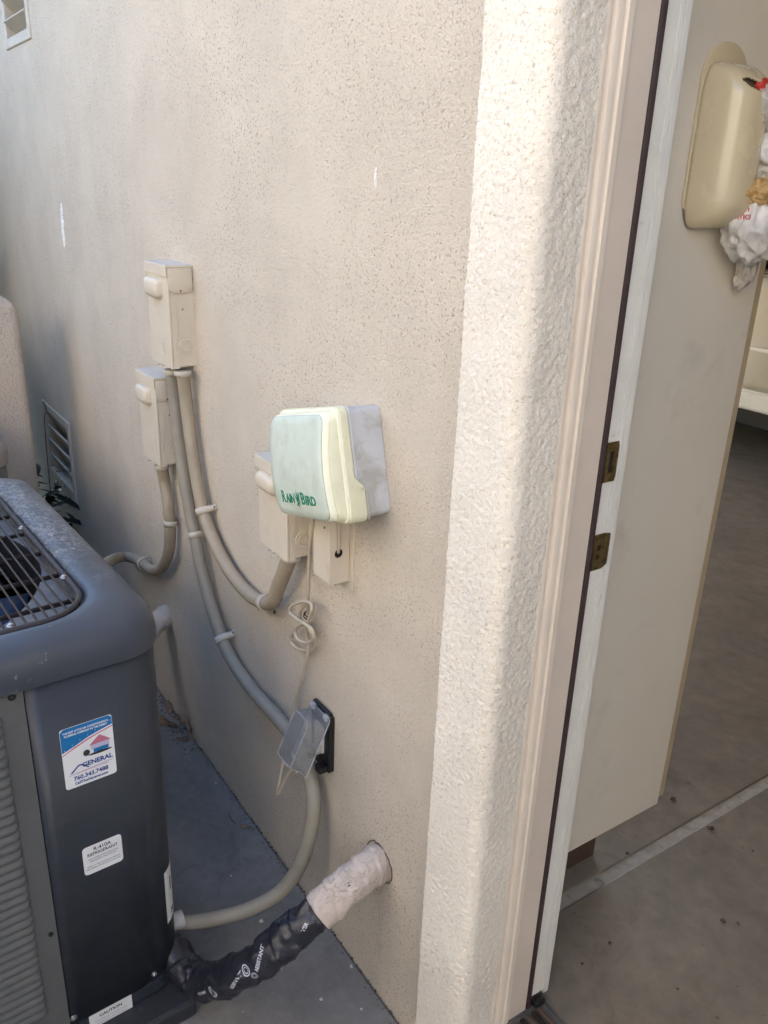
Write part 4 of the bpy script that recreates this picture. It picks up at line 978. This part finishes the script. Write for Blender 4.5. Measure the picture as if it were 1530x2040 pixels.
# ------------------------------------------------------------------ garage: cabinet, bag dispenser, bags, car
CX = -.87; cy1 = .613
cab = empty('storage_cabinet', (CX - .3, .4, GZ), 'tall white storage cabinet with tan door edge inside the garage', 'cabinet')
box('side_panel', (CX - .018, WT + .032, .352), (CX, cy1, 2.35), M_CAB, cab, .0015)
box('bottom_panel', (CX - .598, WT + .032, .353), (CX - .0185, cy1, .371), M_CAB, cab, .001)
box('top_panel', (CX - .598, WT + .032, 2.33), (CX - .0185, cy1, 2.349), M_CAB, cab, .001)
box('side_panel', (CX - .618, WT + .032, .352), (CX - .6, cy1, 2.35), M_CAB, cab, .0015)
box('back_panel', (CX - .598, WT + .0325, .372), (CX - .019, WT + .04, 2.329), M_CAB, cab, 0)
for x0_, x1_ in ((CX - .616, CX - .312), (CX - .308, CX - .003)):
    d_ = box('cabinet_door', (x0_, cy1 + .003, .366), (x1_, cy1 + .02, 2.345), M_EDGE, cab, .001)
    box('handle', ((CX - .31) + (-.035 if x0_ < CX - .4 else .025), cy1 + .0205, 1.2), ((CX - .31) + (-.025 if x0_ < CX - .4 else .035), cy1 + .045, 1.32), M_STEEL, d_, .004)
box('cabinet_shade_block', (CX - .60, WT + .04, GZ), (CX - .07, cy1 - .10, .3525), M_CARTRIM, cab, .002)  # dark block added under the cabinet in place of floor shade
box('hanging_rail', (CX - .59, WT + .0145, 2.2), (CX - .03, WT + .0315, 2.3), M_CAB, cab, .001)
# dispenser on the panel
dl = at(1352, 415, x=CX); dtop = at(1450, 84, x=CX).z; dbot = at(1395, 461, x=CX + .03).z
DY0 = dl.y; DWD = .108; DY1 = DY0 + DWD; dcy = (DY0 + DY1) / 2
disp = empty('bag_dispenser', (CX, dcy, dbot), 'glossy beige plastic bag dispenser stuffed with bags on the cabinet side', 'dispenser')
outl = rrect(DWD, dtop - dbot, .05, 10)
bz = (dtop + dbot) / 2
Mp = Matrix(((0, 0, 1, CX), (1, 0, 0, dcy), (0, 1, 0, bz), (0, 0, 0, 1)))
prism('back_plate', [(u, max(v, -(dtop - dbot) / 2 + .03)) if abs(v) < 9 else (u, v) for u, v in rrect(DWD - .004, dtop - dbot, .05, 10)], .0005, .006, M_DISP, disp, Mp, .002)
zt_, zb_ = dtop - .028, dbot + .003; nz = 150; na = 120; V = []; HP = .066; Fc = []
for i in range(nz + 1):
    z = zb_ + (zt_ - zb_) * i / nz
    eb = min(1, (z - zb_) / .045); et = min(1, (zt_ - z) / .05)
    kb = math.sqrt(max(0, 1 - (1 - eb) ** 2)); kt = math.sqrt(max(0, 1 - (1 - et) ** 2)); k = min(kb, kt)
    hw = (DWD / 2 - .004) * (.45 + .55 * k ** .8); hp = HP * (.05 + .95 * k)
    for j in range(na + 1):
        a = math.pi * j / na; c, s = math.cos(a), math.sin(a)
        V.append((CX + .0062 + hp * abs(s) ** .72, dcy - hw * math.copysign(abs(c) ** .72, c), z))
def removed(i, j):
    a = 180 * (j + .5) / na; t = (i + .5) / nz
    zc = .885 - .10 * ((a - 80) / 90) ** 1 if a > 80 else 0
    return (56 < a < 172 and abs(t - (.885 - .0010 * (a - 56))) < .030 * min(1, (a - 50) / 20)) or (128 < a < 168 and .12 < t < .84)
for i in range(nz):
    for j in range(na):
        if not removed(i, j):
            q = i * (na + 1) + j; Fc.append((q, q + 1, q + na + 2, q + na + 1))
o = pyd('dispenser_shell', V, Fc, M_DISP, disp, True); md = o.modifiers.new('solid', 'SOLIDIFY'); md.thickness = .003; md.offset = -1
V2_ = [((x - CX - .0062) * .86 + CX + .0064, dcy + (y - dcy) * .9, bz + (z - bz) * .97) for x, y, z in V]
pyd('dispenser_inner_shade', V2_, [(i * (na + 1) + j, i * (na + 1) + j + 1, (i + 1) * (na + 1) + j + 1, (i + 1) * (na + 1) + j) for i in range(nz) for j in range(na)], M_SLOT, disp, True)  # dark inner shell stands in for the shade inside the dispenser
# crumpled bags
def bag(label, c, rad, seed, m, sub=5, fold=.35, tags=True, name='plastic_bag'):
    b = bmesh.new(); bmesh.ops.create_icosphere(b, subdivisions=sub, radius=1)
    for q in b.verts:
        p = q.co.copy(); d = 1.0
        ps = Vector((p.x, p.y, p.z * .55))
        for k, (s, a) in enumerate(((1.3, .34), (2.7, .20), (5.5, .075), (11, .025))):
            nn = noise.noise(ps * s + Vector((seed * 3.1, seed * 1.7, k * 5.0))); d += a * (1 - 2.4 * abs(nn)) * (1 if k else .8) * fold / .35
        q.co = Vector((p.x * rad[0] * d, p.y * rad[1] * d, p.z * rad[2] * d))
    o = bm_obj(name, b, m, None, True, Matrix.Translation(c))
    return tag(o, label, 'plastic bag', 'bags stuffed in the dispenser') if tags else o
BX = CX + .055
def bp_(px, py, x=BX): return at(px, py, x=x)
low = bag('white crumpled bag with red print hanging out of the dispenser bottom', bp_(1503, 447), (.030, .040, .044), 2, M_BAGW)
bag('pale white crumpled bag bulging from the dispenser middle', bp_(1532, 300), (.030, .030, .036), 5, M_BAGW)
bag('orange tan bag twisted between the white ones', bp_(1517, 382, BX + .012), (.018, .034, .016), 8, M_BAGT)
bag('thin greyish bag sticking out below the dispenser slot', bp_(1524, 210), (.026, .028, .026), 11, M_BAGG)
bag('small bag tail dangling below the other bags on the cabinet side', bp_(1489, 528, BX - .03), (.012, .013, .024), 14, M_BAGG, 4)
bag('tiny torn white bag end hanging lowest on the cabinet side', bp_(1476, 556, BX - .035), (.008, .010, .014), 17, M_BAGG, 4)
rb = bag('small red printed bag corner under the dispenser slot', bp_(1520, 172, BX + .006), (.006, .012, .008), 21, M_RED, 3)
lv = [low.matrix_world @ q.co for q in low.data.vertices]; lb = BVHTree.FromPolygons(lv, [tuple(p.vertices) for p in low.data.polygons])
cpos = seen(lb, 1474, 424) or bp_(1474, 424); nrm = toward(cpos); uu = Vector((0, 0, 1)).cross(nrm).normalized()
for body, size, dz_ in (('.com', .013, .006), ('PARTICI', .009, -.006)):
    M = frame_m(cpos + Vector((0, 0, dz_)), uu, Vector((0, 0, 1)))
    decal('bag_print', text_mesh(body, size, 0, 'CENTER', .0003), M, low, M_RED, lb, .0006, .2)

# car parked inside, long axis along x
car = empty('parked_car', (-2.9, 4.4, GZ), 'cream white car parked inside the garage', 'car')
cy0, cyb = 3.5, 5.3; L0, L1 = -4.95, -.55                         # near side, far side, nose, tail
def ztop(x):                                                       # belt / bonnet line
    t = (x - L0) / (L1 - L0)
    return 1.24 if .28 < t < .88 else (1.24 - .22 * ((.28 - t) / .28) ** 1.3 if t <= .28 else 1.24 - .10 * ((t - .88) / .12))
wx = (L0 + .9, L1 - .85); wr = .33
def zlow(x):
    z = .51
    for c in wx:
        d = abs(x - c)
        if d < wr + .06: z = max(z, GZ + wr + math.sqrt((wr + .06) ** 2 - d * d) * 1.0)
    return z
xs = sorted(set([L0 + (L1 - L0) * i / 90 for i in range(91)]))
def side(s):                                                       # near (s=-1) or far (s=1) flank, gently tumbled
    V = []; Fc = []; K = 10
    for x in xs:
        zl, zt2 = zlow(x), ztop(x); e = min(1, min(x - L0, L1 - x) / .35); ins = .16 * (1 - math.sqrt(max(0, 1 - (1 - e) ** 2)))
        for k in range(K + 1):
            t = k / K; z = zl + (zt2 - zl) * t; zz = (z - .51) / .73
            bulge = .035 * math.sin(math.pi * min(1, max(0, zz))) - .03 * max(0, zz - .8) * 5 * .6
            y = (cy0 + ins - bulge + .03) if s < 0 else (cyb - ins + bulge - .03)
            V.append((x, y, z))
    for i in range(len(xs) - 1):
        for k in range(K):
            q = i * (K + 1) + k; Fc.append((q, q + K + 1, q + K + 2, q + 1) if s < 0 else (q, q + 1, q + K + 2, q + K + 1))
    return V, Fc, K
Vn, Fn, K = side(-1); Vf, Ff, _ = side(1); n0 = len(Vn)
Fc = Fn + [tuple(i + n0 for i in q) for q in Ff]
for i in range(len(xs) - 1):                                       # deck between the flanks, ends
    a = i * (K + 1) + K; Fc.append((a, a + K + 1, a + K + 1 + n0, a + n0)); a = i * (K + 1); Fc.append((a, a + n0, a + K + 1 + n0, a + K + 1))
for i in (0, len(xs) - 1):
    for k in range(K):
        a = i * (K + 1) + k; Fc.append((a, a + 1, a + 1 + n0, a + n0) if i == 0 else (a, a + n0, a + 1 + n0, a + 1))
o = pyd('car_body', Vn + Vf, Fc, M_CAR, car); auto_smooth(o, 35)
box('underbody', (L0 + .3, cy0 + .18, .36), (L1 - .3, cyb - .18, .52), M_CARDK, car, .02)
box('sill', (wx[0] + wr + .10, cy0 + .005, .505), (wx[1] - wr - .10, cy0 + .16, .612), M_CAR, car, .02, None, False, 3)
for x0_, x1_ in ((wx[0] + .50, wx[0] + 1.86), (wx[0] + 1.865, wx[1] - .38)):    # side mouldings and door skins
    V = []; Fc = []; nn = 14
    for i in range(2):
        x = x0_ + .012 if i == 0 else x1_ - .012
        for k in range(nn + 1):
            z = .622 + (1.225 - .622) * k / nn; zz = (z - .51) / .73
            V.append((x, cy0 + .03 - .035 * math.sin(math.pi * min(1, zz)) + .03 * max(0, zz - .8) * 3 - .006, z))
    Fc = [(k, nn + 1 + k, nn + 2 + k, k + 1) for k in range(nn)]
    d_ = pyd('door', V, Fc, M_CAR, car, True); md = d_.modifiers.new('solid', 'SOLIDIFY'); md.thickness = .01; md.offset = -1
    box('side_moulding', (x0_ + .016, cy0 - .026, .838), (x1_ - .016, cy0 - .010, .862), M_CAR, d_, .006, None, False, 3)
    box('door_handle', (x1_ - .22, cy0 - .03, 1.10), (x1_ - .08, cy0 - .004, 1.13), M_CAR, d_, .01)
box('belt_trim', (wx[0] + .45, cy0 - .004, 1.236), (wx[1] - .1, cy0 + .03, 1.262), M_CARTRIM, car, .006)
# greenhouse
gx = [(-4.15, 1.24), (-3.55, 1.66), (-2.0, 1.68), (-1.2, 1.24)]
V = [(x, cy0 + .035 + (z - 1.24) * .45, z) for x, z in gx] + [(x, cyb - .035 - (z - 1.24) * .45, z) for x, z in gx]
pyd('greenhouse', V, [(0, 1, 2, 3)[::-1], (4, 5, 6, 7), (0, 4, 5, 1), (2, 6, 7, 3)], M_WINDOW, car)
box('roof_panel', (-3.6, cy0 + .2, 1.655), (-1.95, cyb - .2, 1.70), M_CAR, car, .03)
for xa, za, xb, zb2 in ((-4.15, 1.24, -3.55, 1.66), (-2.72, 1.24, -2.70, 1.67), (-2.0, 1.68, -1.2, 1.24)):
    for yb_, sg in ((cy0 + .03, 1), (cyb - .03, -1)):
        v, f = sweep([Vector((xa, yb_ + sg * (za - 1.24) * .45, za)), Vector((xb, yb_ + sg * (zb2 - 1.24) * .45, zb2))], .03, 8); pyd('pillar', v, f, M_CAR if xa != -2.72 else M_CARDK, car, True)
for c in wx:
    for yw, sg in ((cy0 + .03, 1), (cyb - .25, 1)):
        ring = [[(c + r_ * math.cos(2 * math.pi * k / 32), yw + d_, GZ + .33 + r_ * math.sin(2 * math.pi * k / 32)) for k in range(32)] for r_, d_ in ((.20, 0), (.30, 0), (.33, .03), (.33, .19), (.30, .22), (.20, .22))]
        v, f = loft(ring); ty = pyd('wheel', v, f, M_TYRE, car); auto_smooth(ty, 40)
        v, f = loft([[(c + r_ * math.cos(2 * math.pi * k / 32), yw + d_, GZ + .33 + r_ * math.sin(2 * math.pi * k / 32)) for k in range(32)] for r_, d_ in ((.205, -.004), (.19, .006), (.17, .03), (.06, .012), (.03, .008))]); rm_ = pyd('rim', v, f, M_RIM, ty); auto_smooth(rm_, 40)

# ------------------------------------------------------------------ plants and debris
def leaf_mesh(L, W, bend=.25):
    V = []; Fc = []; S = 6
    for i in range(S + 1):
        t = i / S; w_ = W * math.sin(math.pi * min(1, t * .94 + .03)) ** .8 * .5
        z = -bend * L * t * t
        V += [(L * t, -w_, z + w_ * .25), (L * t, 0, z), (L * t, w_, z + w_ * .25)]
    for i in range(S):
        for k in range(2): Fc.append((3 * i + k, 3 * i + 3 + k, 3 * i + 4 + k, 3 * i + 1 + k))
    return V, Fc
def foliage(name, centre, radii, count, L, W, m, parent, seed, core=.0):
    random.seed(seed); V = []; Fc = []
    lv_, lf_ = leaf_mesh(1, W / L)
    for _ in range(count):
        while True:
            d = Vector((random.uniform(-1, 1), random.uniform(-1, 1), random.uniform(-1, 1)))
            if core < d.length < 1: break
        c = Vector((centre[0] + d.x * radii[0], centre[1] + d.y * radii[1], centre[2] + d.z * radii[2]))
        rot = Matrix.Rotation(random.uniform(0, 6.28), 3, 'Z') @ Matrix.Rotation(random.uniform(-.9, .5), 3, 'Y') @ Matrix.Rotation(random.uniform(-.8, .8), 3, 'X'); s = L * random.uniform(.6, 1.25); n = len(V)
        V += [c + rot @ (Vector(q) * s) for q in lv_]; Fc += [tuple(i + n for i in q) for q in lf_]
    return pyd(name, V, Fc, m, parent, True)
# dark leafy plant squeezed between garden wall, condenser and vent
pc = at(105, 985, y=-.08)
pl = empty('leafy_plant', (pc.x - .1, -.1, -.03), 'dark leafy plant growing in the gap below the lower wall vent', 'plant')
foliage('plant_leaves', (pc.x - .05, -.085, .36), (.12, .06, .18), 46, .09, .03, M_DLEAF, pl, 5)
foliage('plant_leaves', (pc.x + .16, -.10, .16), (.14, .07, .16), 30, .09, .03, M_DLEAF, pl, 6)
for k in range(5):
    random.seed(40 + k); x_ = pc.x - .05 + random.uniform(-.06, .1)
    tube('stem', [(x_, -.10, -.03), (x_ + .02, -.10, .15), (x_ + random.uniform(-.06, .06), -.09, .38)], .004, M_STEM, pl, 6)
tube('bare_twig', [at(96, 960, y=-.1) + Vector((0, 0, -.3)), at(90, 860, y=-.06), at(92, 818, y=-.02), at(86, 800, y=-.03)], .0022, M_STEM, pl, 6)
sh_ = empty('shrub', (-4.2, -.85, -.03), 'dense green shrub rising behind the low garden wall', 'shrub')
for k in range(6):
    a = k * 1.05; tube('stem', [(-4.2, -.85, -.03), (-4.2 + .12 * math.cos(a), -.85 + .14 * math.sin(a), .6), (-4.2 + .3 * math.cos(a), -.85 + .4 * math.sin(a), 1.6)], .014, M_STEM, sh_, 7)
foliage('crown', (-4.35, -.95, 1.15), (.62, .92, 1.3), 6500, .10, .04, M_LEAF, sh_, 9, .3); foliage('gap_shade_crown', (-3.58, -.46, .58), (.27, .26, .60), 2200, .07, .026, M_DLEAF, sh_, 10, .1)  # crown filled out and lower leaves added to darken the wall gap
hd = empty('added_hedge', (-5.0, -2.2, -.03), 'unseen, light-blocking hedge along the side yard', 'added_hedge')  # out of view, added so the lower left wall gets less warm bounce
foliage('bounce_block_leaves', (-5.0, -2.25, 1.1), (2.1, .42, 1.9), 10000, .11, .05, M_LEAF, hd, 33, .0)
for k in range(6): tube('stem', [(-6.8 + k * .62, -2.25, -.03), (-6.75 + k * .62, -2.22, .9), (-6.85 + k * .62, -2.28, 2.1)], .02, M_STEM, hd, 7)
# dry leaves by the wall and small litter
def litter(px, py, L, W, seed, label, dz=.004, m=M_DRYLEAF):
    random.seed(seed); c = at(px, py, z=.003); lv_, lf_ = leaf_mesh(L, W, random.uniform(-.8, .8))
    R_ = Matrix.Rotation(random.uniform(0, 6.28), 3, 'Z') @ Matrix.Rotation(random.uniform(-.6, .6), 3, 'X')
    P = [R_ @ Vector(q) for q in lv_]; mz = min(q.z for q in P)
    P = [q + Vector((c.x, min(c.y, -.02), .002 - mz)) for q in P]; P = [Vector((q.x, min(q.y, -.003), q.z)) for q in P]
    o = pyd('dry_leaf', P, lf_, m, None, True); md = o.modifiers.new('solid', 'SOLIDIFY'); md.thickness = .0006
    return tag(o, label, 'leaf', 'dry leaves at the wall foot')
for k, (px, py, L, W) in enumerate(((337, 1444, .06, .034), (352, 1450, .055, .03), (366, 1462, .075, .036), (374, 1470, .06, .03), (382, 1474, .04, .02), (350, 1432, .045, .024), (343, 1420, .04, .022))):
    litter(px, py, L, W, 60 + k, 'curled brown dry leaf in the heap at the wall foot beside the condenser')
o = litter(503, 1648, .03, .009, 71, 'thin dark dry leaf on the slab close to the wall joint'); o = litter(470, 1640, .03, .007, 72, 'curled dark twig-like leaf lying out on the slab'); litter(585, 1760, .018, .010, 73, 'small green brown leaf under the sweeping conduit')
def crumbs(name, spots, m, label):
    V = []; Fc = []
    for c, s in spots:
        b = bmesh.new(); bmesh.ops.create_icosphere(b, subdivisions=1, radius=s)
        n = len(V)
        for q in b.verts: V.append(c + Vector((q.co.x * random.uniform(.6, 1.5), q.co.y * random.uniform(.6, 1.4), q.co.z * random.uniform(.4, .9))))
        for f_ in b.faces: Fc.append(tuple(n + q.index for q in f_.verts))
        b.free()
    o = pyd(name, V, Fc, m); return tag(o, label, 'debris', kind='stuff')
random.seed(90); sp2 = []
for _ in range(700):
    x = random.uniform(-2.9, -.86); dens = .5 + .5 * noise.noise(Vector((x * 9, 0, 0)))
    if random.random() < dens + .15: sp2.append((Vector((x, -random.random() ** 2.2 * .018 - .002, .0)), random.uniform(.0008, .0024)))
for _ in range(160): sp2.append((Vector((random.uniform(-2.4, -2.0), -random.random() ** 1.5 * .06 - .004, .001)), random.uniform(.001, .0035)))
crumbs('debris', sp2, M_CRUMB, 'dark grit and dirt collected in the joint along the wall foot')
random.seed(91); sp3 = [(at(px, py, z=.002), s) for px, py, s in ((520, 1835, .005), (775, 1985, .006), (700, 1925, .004), (460, 1745, .003), (600, 1645, .003), (640, 1990, .004), (560, 1930, .003), (720, 2010, .003), (430, 1560, .003))]
crumbs('pebbles', sp3, mat('pale_pebble', (.55, .53, .5), .7), 'a few pale pebbles scattered on the side yard slab')
random.seed(92); sp4 = [(Vector((at(px, py, z=GZ).x, at(px, py, z=GZ).y, GZ + .001)), s) for px, py, s in ((1340, 1592, .007), (1415, 1650, .008), (1160, 1920, .003), (1470, 1840, .004), (1250, 1700, .004), (1440, 1835, .006), (1215, 1880, .004), (1500, 1695, .003), (1350, 1970, .003))]
crumbs('floor_specks', sp4, M_CRUMB, 'dark specks of dirt on the garage floor')
